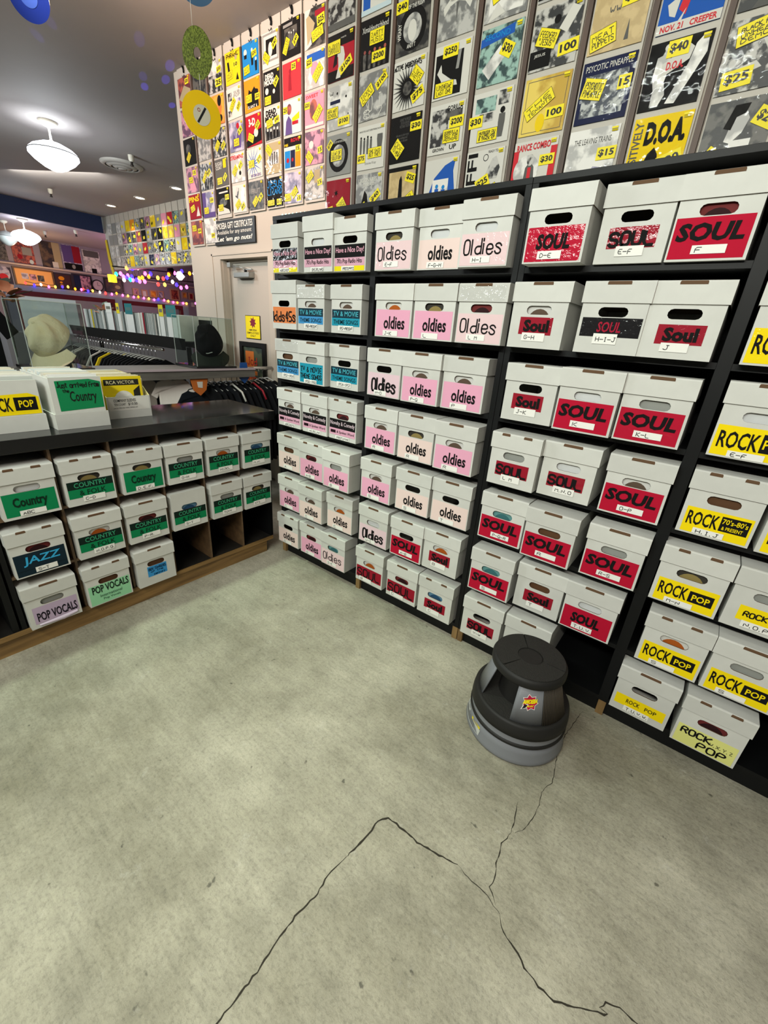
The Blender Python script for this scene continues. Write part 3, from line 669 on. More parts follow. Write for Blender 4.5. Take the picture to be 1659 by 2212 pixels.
t = thing('black_cabinet', 'black cabinet with an open dark bay at the left end of the counter', 'cabinet', (-.1, -1.87, 0)); OX, OY = -.1, -1.87
for nm, y in (('side_panel', -1.455), ('side_panel', -2.28)): cpart(nm, -.47, y - .012, .1045, -.068, y + .012, .912, BLK)
cpart('shelf', -.47, -2.26, .36, -.07, -1.468, .38, BLK); cpart('back_panel', -.48, -2.26, .105, -.471, -1.468, .91, BLK)
GR = 'record boxes in the counter pigeonholes'
# row, y of the left front corner, card, sticker, hole, slots, lid
CB = [(1, -1.386, 'ctry', 'ABC', 'w', 2, 1), (1, -1.160, 'cf', 'C-D', 'k', 2, 1), (1, -.928, 'ctry', 'D.E.F.', 'k', 2, 1), (1, -.708, 'cf', 'G-H', 'g', 1, 1), (1, -.480, 'cf', 'HIJKL', 'o', 1, 1), (1, -.250, 'cf', 'M.N.', 'b', 1, 1),
      (2, -1.404, 'jazz', 'S-T', 'r', 2, 1), (2, -1.165, 'cf', 'N.O.P.Q.', 'o', 1, 1), (2, -.941, 'cf', 'P-R.', 'r', 1, 1), (2, -.714, 'cf', 'S-T', 'b', 1, 0), (2, -.478, 'cf', 'TUVW', 'g', 1, 1), (2, -.258, 'cf', 'XYZ', 'k', 1, 1),
      (3, -1.407, 'popv', None, 'g', 1, 1), (3, -1.172, 'popi', None, 'n', 2, 1), (3, -.937, 'boy', None, 'n', 1, 1)]
CN = {'ctry': 'with green Country card', 'cf': 'with green COUNTRY & FOLK card', 'jazz': 'with a dark JAZZ card', 'popv': 'with a lilac POP VOCALS card', 'popi': 'with a mint green POP VOCALS International card', 'boy': 'with a small blue handwritten card'}
RN = {1: 'top row under counter', 2: 'middle row under counter', 3: 'bottom row under counter'}; ZC = {1: .6423, 2: .3723, 3: .1043}
for (r, y, k, st, h, sl, ld) in CB:
    lab = '%s white box %s, %s' % ('lidded' if ld else 'unlidded', CN[k] + (', tab %s' % st.replace('.', '') if st else ''), RN[r])
    bx = record_box((-.028, y + BW/2, ZC[r]), math.pi/2, k, st, h, lab, GR, sl, False, bool(ld), 0, 0, .127, where='the %s box, %s' % (st and st.replace('.', '') or {'popv': 'lilac', 'popi': 'mint green', 'boy': 'blue carded'}[k], RN[r]))
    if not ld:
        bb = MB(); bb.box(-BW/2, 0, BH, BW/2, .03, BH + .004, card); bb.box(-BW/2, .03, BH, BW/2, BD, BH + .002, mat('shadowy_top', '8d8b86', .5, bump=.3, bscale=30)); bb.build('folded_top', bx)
lab = 'white box with a dark blue card, cut off at the left photo edge'
record_box((-.02, -1.52 - BW/2 + .02, .3803), math.pi/2, 'jazz', 'Q-R', 'd', lab, GR, 1)

# ---- open bins of singles on the counter
SLV = [ink(c) for c in ('e6e4de', 'dcd8cf', 'cfd6d8', 'd8d0bf', 'e9e7e4', 'c4c8c4')]
def packed(name, n, w, h, d, label, parent_M, cols, y0=.012, jit=.008, seed=3):
    rn = random.Random(seed); bb = MB()
    for i in range(n):
        yy = y0 + (d - y0) * i / n; hh = h + rn.uniform(-jit, jit); dx = rn.uniform(-.004, .004)
        bb.box(-w/2 + dx, yy, .006, w/2 + dx, yy + .0022, hh, rn.choice(cols))
    o = bb.build(name); o.matrix_world = parent_M; return tag(o, label, 'record sleeves', None, 'stuff')
def M4(loc, rz): return Matrix.Translation(loc) @ Matrix.Rotation(rz, 4, 'Z')
def bin_open(loc, label, draw, hfront=.222):
    t = thing('record_bin', label, 'record bin', loc, math.pi/2, None)
    bb = MB(); x = BW/2; bb.box(-x, 0, .004, x, .004, hfront, card); bb.box(-x, .381, .004, x, .385, hfront - .01, card); bb.box(-x, .004, .004, -x + .003, .381, hfront - .004, card); bb.box(x - .003, .004, .004, x, .381, hfront - .004, card); bb.box(-x, 0, .001, x, .385, .004, card); bb.build('bin_body', t)
    bb = MB(); x = BW/2 + .006
    bb.box(-x, -.008, .0005, x, -.004, .068, card); bb.box(-x, .39, .0005, x, .394, .068, card); bb.box(-x, -.004, .0005, -x + .004, .39, .068, card); bb.box(x - .004, -.004, .0005, x, .39, .068, card); bb.build('lid_tray', t)
    draw(t, Sheet((-BW/2, 0, 0), (1, 0, 0), (0, 0, 1), (0, -1, 0))); return t
def d_country(t, sh):
    bb = MB(); sh.poly(bb, [(.022, .078), (.194, .086), (.194, .2), (.15, .212), (.02, .206)], .0008, ink('16824f')); lb = bb.build('label', t, fix=False)
    bb = MB(); sh.hand(bb, 'Just arrived From', .026, .178, .186, .204, .0016, INK, .0032, 5); sh.hand(bb, 'the', .044, .158, .066, .174, .0016, INK, .0026, 6); sh.text(bb, 'Country', .066, .104, .17, .162, .0016, INK, .012); bb.build('lettering', lb, fix=False)
def d_rock(t, sh):
    bb = MB(); sh.poly(bb, [(.006, .07), (.194, .072), (.194, .142), (.16, .158), (.006, .15)], .0008, ink(YL)); sh.rect(bb, .108, .088, .184, .142, .0011, ink(BK)); lb = bb.build('label', t, fix=False)
    bb = MB(); sh.text(bb, 'ROCK', .012, .086, .1, .142, .0016, INK, .02); sh.text(bb, 'POP', .122, .1, .172, .13, .0016, ink(YL), .02); bb.build('lettering', lb, fix=False)
bin_open((-.125, -1.005, .97), 'white open bin of singles with a green Just arrived Country card, on the counter', d_country)
packed('record_sleeves', 58, .184, .226, .37, 'white record sleeves packed in the green labelled Country bin', M4((-.125, -1.005, .97), math.pi/2), SLV)
bin_open((-.165, -1.235, .97), 'white open bin of singles with a yellow ROCK POP card, at the left photo edge', d_rock, .21)
packed('record_sleeves', 58, .184, .222, .37, 'white record sleeves packed in the yellow labelled bin', M4((-.165, -1.235, .97), math.pi/2), SLV, seed=5)
t = thing('record_bin', 'low white card bin of empty company sleeves, on the counter near the bookcase', 'record bin', (-.235, -.755, .97), math.pi/2)
bb = MB(); x = .103; bb.box(-x, 0, 0.0005, x, .003, .108, card)
for sx in (-1, 1): bb.prism([(0.003, .0005), (.38, .0005), (.38, .2), (.12, .19), (.003, .108)], sx * x, sx * (x - .003), mat('yellowed_cardboard', 'c9bb86', .7), 'x')
bb.box(-x, .377, .0005, x, .38, .2, card); bb.box(-x, .003, .0005, x, .377, .003, card); bb.build('bin_body', t)
sh = Sheet((-.103, 0, 0), (1, 0, 0), (0, 0, 1), (0, -1, 0)); bb = MB(); sh.rect(bb, .008, .04, .2, .104, .0006, ink('dcdad2')); lb = bb.build('label', t, fix=False)
bb = MB(); sh.text(bb, 'COMPANY SLEEVES', .03, .082, .135, .096, .0012, INK, .01); sh.text(bb, 'TEN COUNT', .03, .064, .084, .076, .0012, INK); sh.text(bb, '$10.00', .096, .062, .14, .077, .0012, INK, .01); sh.text(bb, 'LIMITED TIME ONLY WHILE SUPPLIES LAST', .026, .05, .14, .056, .0012, INK); bb.build('lettering', lb, fix=False)
packed('record_sleeves', 44, .18, .19, .36, 'cream record sleeves packed in the low company sleeve bin', M4((-.235, -.755, .97), math.pi/2), [ink('e8e2cc'), ink('d8cfb0'), ink('f0ede0'), ink('cfc9b8')], .03, .014, 9)
t = thing('paper_sleeve', 'yellow and black paper record sleeve with round hole, front of the company sleeve bin', 'record sleeve', (-.247, -.77, .974), math.pi/2)
bb = MB(); circ = [(.092 + .046 * math.cos(2*math.pi*i/28), .085 + .046 * math.sin(2*math.pi*i/28)) for i in range(28)]
bb.prism([(.0 - .092, 0), (.092, 0), (.092, .2), (-.092, .2)], 0, .002, ink('e6cb1c')); sl = bb.build('sleeve', t)
sh = Sheet((-.092, 0, 0), (1, 0, 0), (0, 0, 1), (0, -1, 0)); bb = MB(); sh.poly(bb, circ, .0004, ink('d9d6cf')); bb.build('hole', sl, fix=False)
bb = MB(); sh.rect(bb, .008, .158, .17, .186, .0004, ink('2a2924')); sh.poly(bb, [(.14, .03), (.172, .03), (.172, .155), (.14, .13)], .0004, ink('2a2924')); sh.text(bb, 'RCA VICTOR', .02, .164, .15, .18, .0008, ink('d8cfa0'), .01); bb.build('printing', sl, fix=False)

# ------------------------------------------------------------ singles hung on the walls in clear strips
STRIP = mat('strip_backing', 'b8b2a7', 0.55)
BATT = wood('batten_brown', '3e2e26', '5a4438', (40, 40, 3))
PH = photo('print_black_white', '161616', 'b8b5ae', 30, .46, .56, 7); PG = photo('print_grey', '6f6f6d', 'b4b2ac', 24); PD = photo('print_dark', '101010', '55524c', 26)
PT = photo('print_teal', '1e3a3a', '8fb0a4', 34); PK = photo('print_kraft', 'b39a68', 'c4ab78', 30); PY = photo('print_gold', 'b99420', 'dcc050', 10); PP = photo('print_mauve', '5a3550', 'c0869a', 18); PR = photo('print_red_brown', '5f2028', 'a8503c', 16); PB = photo('print_navy', '252b3a', 'aeb0ac', 44)
PW = photo('print_pale', 'a8a6a2', 'dedbd4', 16); PL = photo('print_lavender', '6f6c88', 'b8b0c0', 14); PV = photo('print_orange', 'c46a1c', 'e8a030', 9)
CM = {'K': BK, 'W': 'cdcac1', 'R': 'a81e2c', 'Y': 'e6c41a', 'B': '2456a8', 'G': '8d8c88', 'g': '5c5b58', 'C': '1f7ec0', 'O': 'd98a1e', 'N': '1e2340', 'P': 'd88fa2', 'V': '5b4a80', 'T': '2d6a70', 'D': '8f1f2c', 'S': 'b8c8cc', 'M': 'a89a78', 'r': 'c8323a'}
PM = {'ph': PH, 'pg': PG, 'pd': PD, 'pt': PT, 'pk': PK, 'py': PY, 'pp': PP, 'pr': PR, 'pb': PB, 'pw': PW, 'pl': PL, 'pv': PV}
def CC(k): return PM[k] if k in PM else ink(CM[k])
SW = .183
def rotrect(cx, cy, w, h, a):
    c, s = math.cos(math.radians(a)), math.sin(math.radians(a))
    return [(cx + x * c - y * s, cy + x * s + y * c) for x, y in ((-w/2, -h/2), (w/2, -h/2), (w/2, h/2), (-w/2, h/2))]
def ngon(cx, cy, r, n=22, ry=None): return [(cx + r * math.cos(2*math.pi*i/n), cy + (ry or r) * math.sin(2*math.pi*i/n)) for i in range(n)]
def sub_sheet(sh, cx, cy, w, h, a):
    c, s = math.cos(math.radians(a)), math.sin(math.radians(a)); ux = sh.ux * c + sh.uz * s; uz = sh.uz * c - sh.ux * s
    return Sheet(sh.P(cx, cy, 0) - ux * (w/2) - uz * (h/2), ux, uz, sh.nn)
def sleeve(loc, base, art, tags, label, group, w=SW, h=SW, yfront=True, cat='record sleeve', small=False):
    """loc = lower left corner on the wall plane, cover faces -y"""
    t = thing('record_sleeve', label, cat, (loc[0], loc[1], loc[2]), 0, group)
    b = MB(); b.box(0, -.003, 0, w, 0, h, CC(base)); cv = b.build('cover', t, fix=False)
    sh = Sheet((0, -.003, 0), (1, 0, 0), (0, 0, 1), (0, -1, 0)); A = MB(); L = MB(); d = .0004
    for e in art:
        k = e[0]
        if k == 'r': sh.rect(A, e[1]*w, e[2]*h, e[3]*w, e[4]*h, d, CC(e[5]))
        elif k == 'c': sh.poly(A, [(x*w, y*h) for x, y in ngon(e[1], e[2], e[3], 22, e[5] if len(e) > 5 else None)], d, CC(e[4]))
        elif k == 'p': sh.poly(A, [(x*w, y*h) for x, y in e[1]], d, CC(e[2]))
        elif k == 's': sh.poly(A, [(x*w, y*h) for x, y in star(e[1], e[2], e[3], e[4], e[5])], d, CC(e[6]))
        elif k == 't': sh.text(L, e[1], e[2]*w, e[3]*h, e[4]*w, e[5]*h, d + .0004, CC(e[6]), e[7] if len(e) > 7 else .015, e[8] if len(e) > 8 else 0)
        elif k == 'v':   # text running up the sleeve
            s2 = Sheet(sh.P(e[4]*w, e[3]*h, 0), sh.uz, -sh.ux, sh.nn); s2.text(L, e[1], 0, 0, (e[5]-e[3])*h, (e[4]-e[2])*w, d + .0004, CC(e[6]), .02)
        elif k == 'h': sh.hand(L, e[1], e[2]*w, e[3]*h, e[4]*w, e[5]*h, d + .0004, CC(e[6]), e[7] if len(e) > 7 else .003)
        elif k == 'people':
            n = e[5]
            for i in range(n):
                x = (e[1] + (e[3]-e[1]) * (i + .5) / n) * w; ww = (e[3]-e[1]) / n * w * .32; y0 = e[2]*h; y1 = (e[4] - .03 * (i % 2))*h; hd = ww * .75
                sh.poly(A, [(x-ww*.7, y0), (x+ww*.7, y0), (x+ww, y0+(y1-y0)*.5), (x+ww*.9, y1-hd*2), (x-ww*.9, y1-hd*2), (x-ww, y0+(y1-y0)*.5)], d, CC(e[6])); sh.poly(A, [(x + a, y1 - hd + c) for a, c in ngon(0, 0, hd, 10)], d + .0001, CC(e[7]))
        d += .00012
    if A.f: A.build('artwork', cv, fix=False)
    if L.f: L.build('lettering', cv, fix=False)
    for (tx, ty, tw, th, a, s, st) in tags:
        s2 = sub_sheet(sh, tx*w, ty*h, tw*w, th*h, a); b = MB(); s2.rect(b, 0, 0, tw*w, th*h, .0022, YEL)
        if st == 'h':
            for q in ((0, 0, tw*w, .0012), (0, th*h - .0012, tw*w, th*h), (0, 0, .0012, th*h), (tw*w - .0012, 0, tw*w, th*h)): s2.rect(b, *q, .0024, INK)
        tg = b.build('price_tag', t, fix=False); b = MB()
        if st == 'p': s2.text(b, s, tw*w*.1, th*h*.2, tw*w*.9, th*h*.82, .0026, INK, .035)
        else: s2.hand(b, s, tw*w*.1, th*h*.14, tw*w*.9, th*h*.88, .0026, INK, .0022 if tw > .3 else .0016, seed=int(tx*97))
        b.build('lettering', tg, fix=False)
    if not small:
        sh.rect(A2 := MB(), w - .03, h - .012, w - .008, h - .006, .0024, YEL); sh.rect(A2, w - .028, h - .020, w - .008, h - .014, .0024, ink('b7a514')); A2.build('stock_sticker', t, fix=False)
        b = MB(); b.poly([(-.004, -.0075, -.004), (w + .004, -.0075, -.004), (w + .004, -.0068, h + .006), (-.004, -.0068, h + .006)], FILM); b.build('plastic_sleeve', t, fix=False)
    return t
def strip(x, y, z0, z1, w, label, group, hook=True):
    t = thing('hanging_strip', label, 'display strip', (x, y, z1), 0, group); b = MB(); b.box(0, -.004, z0 - z1, w, 0, 0, STRIP); b.build('backing', t)
    if hook:
        b = MB(); b.tube([(w*.45, -.02, .03), (w*.5, -.012, -.012), (w*.55, -.008, -.03)], .0022, BLK, 6); b.tube([(w*.55, -.01, -.005), (w*.58, -.012, -.03), (w*.56, -.01, -.045)], .007, BLK, 8)
        b.tube([(w*.40, -.006, -.055), (w*.46, -.008, -.07), (w*.55, -.006, -.055), (w*.6, -.008, -.073), (w*.5, -.006, -.085)], .0025, mat('dark_wire', '2a2624', .5), 6); b.build('hook', t)
    return t
# right wall, y = .42
XR = [-.012, .217, .442, .672, .899, 1.129, 1.356, 1.583, 1.812]; RZ = {0: 2.862, 1: 2.662, 2: 2.460, 3: 2.256, 4: 2.054}
for i, x in enumerate(XR):
    strip(x - .004, .412, 2.0, 3.349, .196, 'white record hanging strip above the bookcases, number %s from the left end' % ['one','two','three','four','five','six','seven','eight','nine'][i], 'hanging strips above the bookcases', False)
b = MB()
for x in XR[1:]: b.box(x - .028, .402, 2.0, x - .009, .4195, 3.349, BATT)
struct(b.build('trim_3'))
GS = 'singles hung above the bookcases'
SWAN = [(.32,.05),(.42,.3),(.40,.5),(.30,.55),(.28,.66),(.42,.74),(.60,.68),(.66,.5),(.62,.3),(.52,.22),(.5,.05)]
HND = [(.2,.05),(.34,.04),(.42,.2),(.36,.4),(.40,.62),(.36,.86),(.28,.9),(.24,.8),(.16,.78),(.14,.5),(.2,.3)]
RW = [
 (0,0,'ph',[('r',0,0,1,.14,'g')],[(.78,.78,.34,.36,0,'150','p')],'black and white photo sleeve tagged 150, above the red swan sleeve'),
 (0,1,'R',[('r',0,.72,1,1,'K'),('r',0,0,1,.24,'K'),('p',SWAN,'W'),('p',[(.2,.3),(.36,.36),(.38,.56),(.28,.6)],'K'),('t','rosario',.5,.86,.7,.9,'W',0)],[(.24,.72,.5,.3,0,'BARRIO','h'),(.70,.28,.5,.19,28,'$100','p')],'red and black sleeve with a white swan, tagged $100'),
 (0,2,'pw',[('r',.12,.6,.52,.68,'N'),('c',.4,.82,.03,'K'),('c',.75,.7,.03,'K'),('h','W',.1,.8,.24,.9,'g'),('c',.85,.3,.02,'K')],[(.22,.4,.46,.26,0,'NEW ART\nSCHOOL','h'),(.68,.16,.46,.2,0,'$100','p')],'pale grey pencil doodle sleeve, tagged $100'),
 (0,3,'G',[('c',.5,.48,.4,'K'),('c',.5,.48,.27,'pg'),('t','INSTITUTE OF PARTHENOGENESIS',.16,.79,.84,.84,'W',0)],[(.14,.78,.24,.16,45,'$75','p'),(.42,.5,.46,.28,0,'LEAF OF\nSOLUTION','h')],'grey sleeve with a black ring, tagged $75'),
 (0,4,'D',[('s',.42,.66,.04,.1,6,'K'),('p',[(0,0),(.2,.3),(.3,0)],'K'),('p',[(.7,0),(.8,.34),(1,.2),(1,0)],'K')],[(.68,.3,.34,.4,35,'CBS\n$2','h'),(.16,.2,.3,.24,10,'$20','p')],'dark red sleeve with black splashes, low beside the bookcase top'),
 (1,0,'W',[('r',.06,.1,.3,.9,'B'),('p',[(.4,.3),(.7,.5),(.8,.3)],'Y'),('r',.0,.0,1,.1,'S')],[],'white and blue striped sleeve at the top, above the black $200 sleeve'),
 (1,1,'K',[('t','Xmaldeutschland',.06,.74,.94,.86,'W',.004),('people',.08,.0,.95,.4,5,'pd','pr')],[(.58,.6,.5,.3,0,'ZARTY\nMUSIC','h'),(.66,.2,.46,.22,0,'$200','p')],'black sleeve with white band name, tagged $200'),
 (1,2,'pg',[('h','30 J',.2,.2,.8,.6,'W',.004),('h','8 7',.2,.05,.9,.28,'W',.004),('t','FEELING LOST',.3,.02,.9,.07,'W',0)],[(.3,.56,.5,.26,32,'TICKET\nCLAW','h'),(.8,.76,.42,.18,32,'$100','p')],'grey marble sleeve with white scribbles, tagged $100'),
 (1,3,'W',[('people',.06,.36,.56,.78,4,'g','K'),('people',.66,.42,.98,.92,1,'g','W'),('t','HAVE YOU GOT EVERYTHING NOW',.06,.87,.86,.91,'K',0),('t','Stone Kay',.3,.1,.72,.17,'G',0)],[(.16,.27,.3,.2,0,'$75','p'),(.66,.36,.5,.24,0,'SHE SAID\nBUT THEY','h')],'white sleeve with four standing silhouettes, tagged $75'),
 (1,4,'pg',[('t','LEGIONAIRES',.1,.8,.8,.9,'W',.02),('t','DISEASE',.3,.7,.7,.78,'W',.02),('p',[(.2,.2),(.34,.6),(.44,.5),(.5,.2)],'K'),('r',0,0,1,.2,'W')],[(.76,.42,.4,.2,36,'$40','p'),(.24,.16,.4,.2,30,'HEART','h')],'grey sleeve lettered Legionaires Disease, tagged $40'),
 (2,1,'pd',[('c',.5,.46,.42,'K'),('c',.5,.46,.28,'pg'),('c',.5,.42,.13,'W',.2),('t','ANDY T',.36,.1,.62,.18,'W',.02),('v','WEARY',.06,.3,.16,.62,'W'),('t','OF THE FLESH',.34,.82,.82,.9,'W',.02)],[(.16,.92,.36,.22,0,'$40','p')],'dark sleeve with a white ringed portrait, tagged $40'),
 (2,2,'W',[('s',.46,.42,.24,.48,26,'g'),('s',.46,.42,.2,.30,26,'K'),('c',.46,.42,.14,'pd'),('h','ACTIVE INGREDIENTS',.02,.83,.86,.95,'K',.0035)],[(.74,.62,.36,.3,-40,'LIKE\nNEW','h'),(.8,.24,.4,.2,26,'$75','p')],'white sleeve with a spiky black sunburst, tagged $75'),
 (2,3,'K',[('t','AGAINST THE PROCESS\nOF OUR UNDOING\nWE STAND TOGETHER',.3,.74,.66,.94,'g',0),('t','side one is a short story\nabout nothing at all\nside two is the same',.2,.44,.62,.62,'g',0)],[(.84,.72,.36,.2,0,'$30','p'),(.27,.3,.36,.34,-45,'ODE\nTO NOW','h')],'plain black text sleeve with a tilted yellow note, tagged $30'),
 (2,4,'K',[('r',.04,.0,.94,.9,'pk'),('p',[(.38,.3),(.52,.3),(.5,.7),(.46,.8),(.4,.7)],'K'),('r',.04,.12,.94,.3,'pd'),('c',.4,.06,.24,'W',.08)],[(.78,.72,.32,.22,-18,'$25','p'),(.66,.2,.6,.2,30,'BUZZ','h')],'black bordered sepia photo sleeve, tagged $25'),
 (3,1,'pg',[('p',[(.16,.42),(.3,.56),(.5,.62),(.7,.56),(.84,.42),(.9,.56),(.7,.7),(.5,.76),(.3,.7),(.12,.56)],'W'),('t','New York City',.3,.62,.72,.68,'g',0),('p',[(.5,.3),(.46,.6),(.54,.6)],'g')],[(.46,.95,.36,.18,0,'$20','p')],'grey sleeve with a white ribbon banner, above the $250 sleeve'),
 (3,2,'W',[('r',.04,.04,.80,.84,'K'),('p',[(.1,.5),(.2,.66),(.24,.5),(.5,.34),(.66,.3),(.7,.2),(.5,.22),(.36,.3),(.28,.2),(.22,.36)],'W'),('p',[(.66,.84),(.74,.84),(.7,.5),(.62,.5)],'G')],[(.44,.86,.42,.22,0,'$250','p'),(.34,.18,.52,.28,0,'LIMTHEGAP\nLAST ONE','h')],'white sleeve with a crouching pale figure on black, tagged $250'),
 (3,3,'W',[('r',.06,.16,.56,.9,'ph'),('t','GORILLA',.5,.84,.94,.94,'K',.02),('t','GROWN',.16,.06,.5,.13,'K',.02),('t','UP',.66,.06,.86,.16,'K',.02),('r',.5,.66,.94,.84,'pd')],[(.8,.6,.4,.22,0,'$200','p'),(.68,.34,.48,.28,0,'GORRILLA\nSHIT FOR\nNOTHING','h')],'white sleeve with a dark figure collage, tagged $200'),
 (3,4,'W',[('p',[(.12,.2),(.3,.6),(.6,.84),(.9,.94),(.86,.7),(.94,.3),(.8,.0),(.06,.0)],'B'),('r',.26,.0,.74,.56,'pw'),('people',.3,.0,.7,.46,2,'B','C')],[(.26,.05,.36,.12,0,'TOOT','h')],'white sleeve with broad blue brush strokes'),
 (4,1,'pg',[('r',.1,.1,.9,.5,'pw'),('p',[(.1,0),(.3,.3),(.5,.1)],'W')],[(.36,.55,.52,.42,20,'BUTCH\nAND FANS\nTITLE','h')],'grey sleeve with a big tilted yellow note, above the $30 teal sleeve'),
 (4,2,'pt',[('p',[(.0,.84),(.8,.97),(.8,.8),(.0,.7)],'B'),('p',[(.1,.3),(.5,.66),(.7,.5),(.3,.1)],'pw'),('t','SECOND',.1,.8,.7,.9,'C',.02)],[(.68,.56,.30,.26,-28,'$30','p')],'teal photo collage sleeve with blue lettering, tagged $30'),
 (4,3,'W',[('r',.08,.62,.6,.9,'pt'),('r',.66,.7,.92,.96,'ph'),('r',.2,.44,.56,.6,'ph'),('people',.66,.1,.92,.66,1,'g','K')],[(.12,.47,.36,.22,0,'$30','p'),(.46,.18,.52,.24,0,'HUSKER DU\nIN A FREE LAND\n8 TRACK EP','h')],'white photo collage sleeve with a Husker Du note, tagged $30'),
 (4,4,'W',[('v','EFFI',.04,.04,.3,.96,'K'),('c',.52,.84,.07,'K'),('c',.52,.84,.055,'W'),('p',[(.5,.4),(.7,.8),(.8,.84),(.92,.6),(.86,.4)],'ph'),('t','READY TO RIOT',.58,.92,.96,.97,'K',0),('c',.2,.02,.14,'K')],[(.5,.34,.36,.24,24,'$25','p'),(.72,.14,.4,.2,30,'NEXT','h')],'white sleeve with huge black vertical lettering, tagged $25'),
 (5,1,'pw',[('r',.06,.1,.9,.5,'ph'),('r',0,.04,1,.09,'K')],[],'white photo sleeve cut off by the top, above the Feederz sleeve'),
 (5,2,'ph',[('p',[(.56,.6),(.78,.92),(.96,.84),(.74,.5)],'W'),('r',.0,.04,.46,.34,'K'),('t','JESUS',.1,.22,.34,.28,'W',.01),('c',.5,.76,.07,'K')],[(.34,.5,.46,.3,-18,'FEEDERZ\n"JESUS"','h'),(.82,.26,.42,.22,4,'100','p')],'black and white crowd sleeve with a Feederz note, tagged 100'),
 (5,3,'py',[('r',.06,.05,.94,.06,'g'),('r',.06,.94,.94,.95,'g'),('r',.06,.05,.07,.95,'g'),('r',.93,.05,.94,.95,'g'),('c',.46,.2,.1,'Y',.16)],[(.38,.52,.66,.24,32,'THE\nTENANTS','h'),(.76,.34,.40,.2,2,'100','p')],'golden yellow sleeve with a tilted Tenants note, tagged 100'),
 (5,4,'W',[('r',0,0,.12,.84,'r'),('r',.86,0,1,.84,'r'),('c',.34,.44,.3,'pw'),('p',[(.3,.2),(.32,.5),(.42,.62),(.52,.5),(.56,.2)],'g'),('c',.42,.64,.08,'ph',.11),('t','RANCE COMBO',.06,.82,.84,.95,'r',.03),('r',.38,.2,.46,.5,'r')],[(.8,.6,.34,.2,0,'$30','p'),(.36,.14,.4,.18,22,'RANCE','h')],'white and red comic sleeve with a man in a suit, tagged $30'),
 (6,2,'pk',[('h','ww',.3,.55,.5,.72,'g'),('p',[(.66,.1),(.74,.1),(.7,.4)],'g')],[(.72,.72,.44,.22,4,'$25','p'),(.26,.22,.48,.3,12,'MEAT\nPUPPETS','h')],'tan kraft paper sleeve with a Meat Puppets note, tagged $25'),
 (6,3,'N',[('r',.08,.1,.9,.78,'pb'),('t','PSYCOTIC PINEAPPLE',.06,.84,.94,.94,'W',.006)],[(.27,.55,.44,.34,-14,'PSYCHOTIC\nPINEAPPLE','h'),(.86,.56,.24,.22,0,'15','p')],'navy sleeve lettered PSYCOTIC PINEAPPLE, tagged 15'),
 (6,4,'pw',[('t','THE LEAVING TRAINS',.12,.74,.86,.84,'g',.006),('p',[(.14,.0),(.16,.2),(.3,.28),(.5,.2),(.6,.34),(.8,.3),(.9,.2),(.9,0)],'pl')],[(.82,.54,.38,.22,0,'$15','p'),(.4,.1,.5,.1,0,'LEAVING','h')],'pale sleeve lettered THE LEAVING TRAINS, tagged $15'),
 (7,2,'B',[('p',[(.1,.4),(.3,.5),(.26,.2),(.16,.24)],'W'),('p',[(.3,.3),(.42,.8),(.5,.6),(.42,.2)],'r'),('p',[(.56,.5),(.72,.66),(.9,.6),(.7,.4)],'r'),('p',[(.3,.1),(.42,.3),(.36,.08)],'W'),('r',0,0,1,.14,'W'),('t','NOV. 21   CREEPER',.06,.02,.94,.11,'r',.03)],[],'royal blue sleeve with red and white figures, lettered CREEPER'),
 (7,3,'K',[('p',HND,'pw'),('p',[(.46,.06),(.62,.04),(.86,.5),(.96,.7),(.94,.9),(.84,.94),(.76,.86),(.7,.6)],'pw'),('c',.30,.9,.05,'W'),('c',.9,.92,.045,'W'),('p',[(.28,.46),(.7,.66),(.74,.82),(.66,.88),(.26,.66)],'W'),('t','D.O.A.',.34,.56,.62,.68,'r',.03,0)],[(.48,.86,.36,.24,0,'$40','p')],'black sleeve with two bare feet and a toe tag, tagged $40'),
 (7,4,'Y',[('t','D.O.A.',.24,.54,.94,.92,'K',.06),('v','POSITIVELY',.03,.04,.18,.94,'g'),('p',[(.24,.0),(.36,.4),(.46,.5),(.54,.38),(.6,.1),(.5,.0)],'K'),('p',[(.16,.08),(.5,.12),(.7,.18),(.4,.04)],'K')],[(.77,.26,.42,.24,18,'$20','p')],'bright yellow sleeve with big black D.O.A. lettering, tagged $20'),
 (8,2,'pd',[('p',[(.2,.0),(.4,.3),(.7,.2),(.9,0)],'g')],[(.26,.64,.4,.3,0,'OLD','h')],'dark photo sleeve at the top right corner of the photo'),
 (8,3,'ph',[('p',[(.5,.7),(.9,.84),(.96,.5),(.7,.4)],'W'),('p',[(.1,.3),(.5,.4),(.6,.3),(.2,.2)],'W')],[(.44,.82,.66,.3,10,'BLACK FLAG\nUNHEARD\nDEMOS!','h'),(.28,.2,.44,.26,4,'$25','p')],'black and white band sleeve with a Black Flag note, tagged $25'),
 (8,4,'pd',[('p',[(.36,.4),(.42,.74),(.56,.86),(.66,.7),(.6,.5),(.46,.36)],'pw'),('p',[(.3,.6),(.4,.92),(.62,.92),(.58,.78),(.46,.74),(.42,.56)],'K'),('r',.45,.28,.76,.4,'pw'),('t','SOA',.44,.08,.9,.2,'G',0)],[(.9,.66,.36,.26,-28,'$20','p'),(.24,.16,.34,.3,-35,'S O A\n12 INCH','h')],'dark sleeve with a man in profile, right end above the bookcase'),
]
for (c, r, base, art, tags, lab) in RW:
    o = sleeve((XR[c] + random.uniform(-.002, .002), .4065, RZ[r]), base, art, tags, lab, GS); o.rotation_euler = (0, random.uniform(-.012, .012), 0)
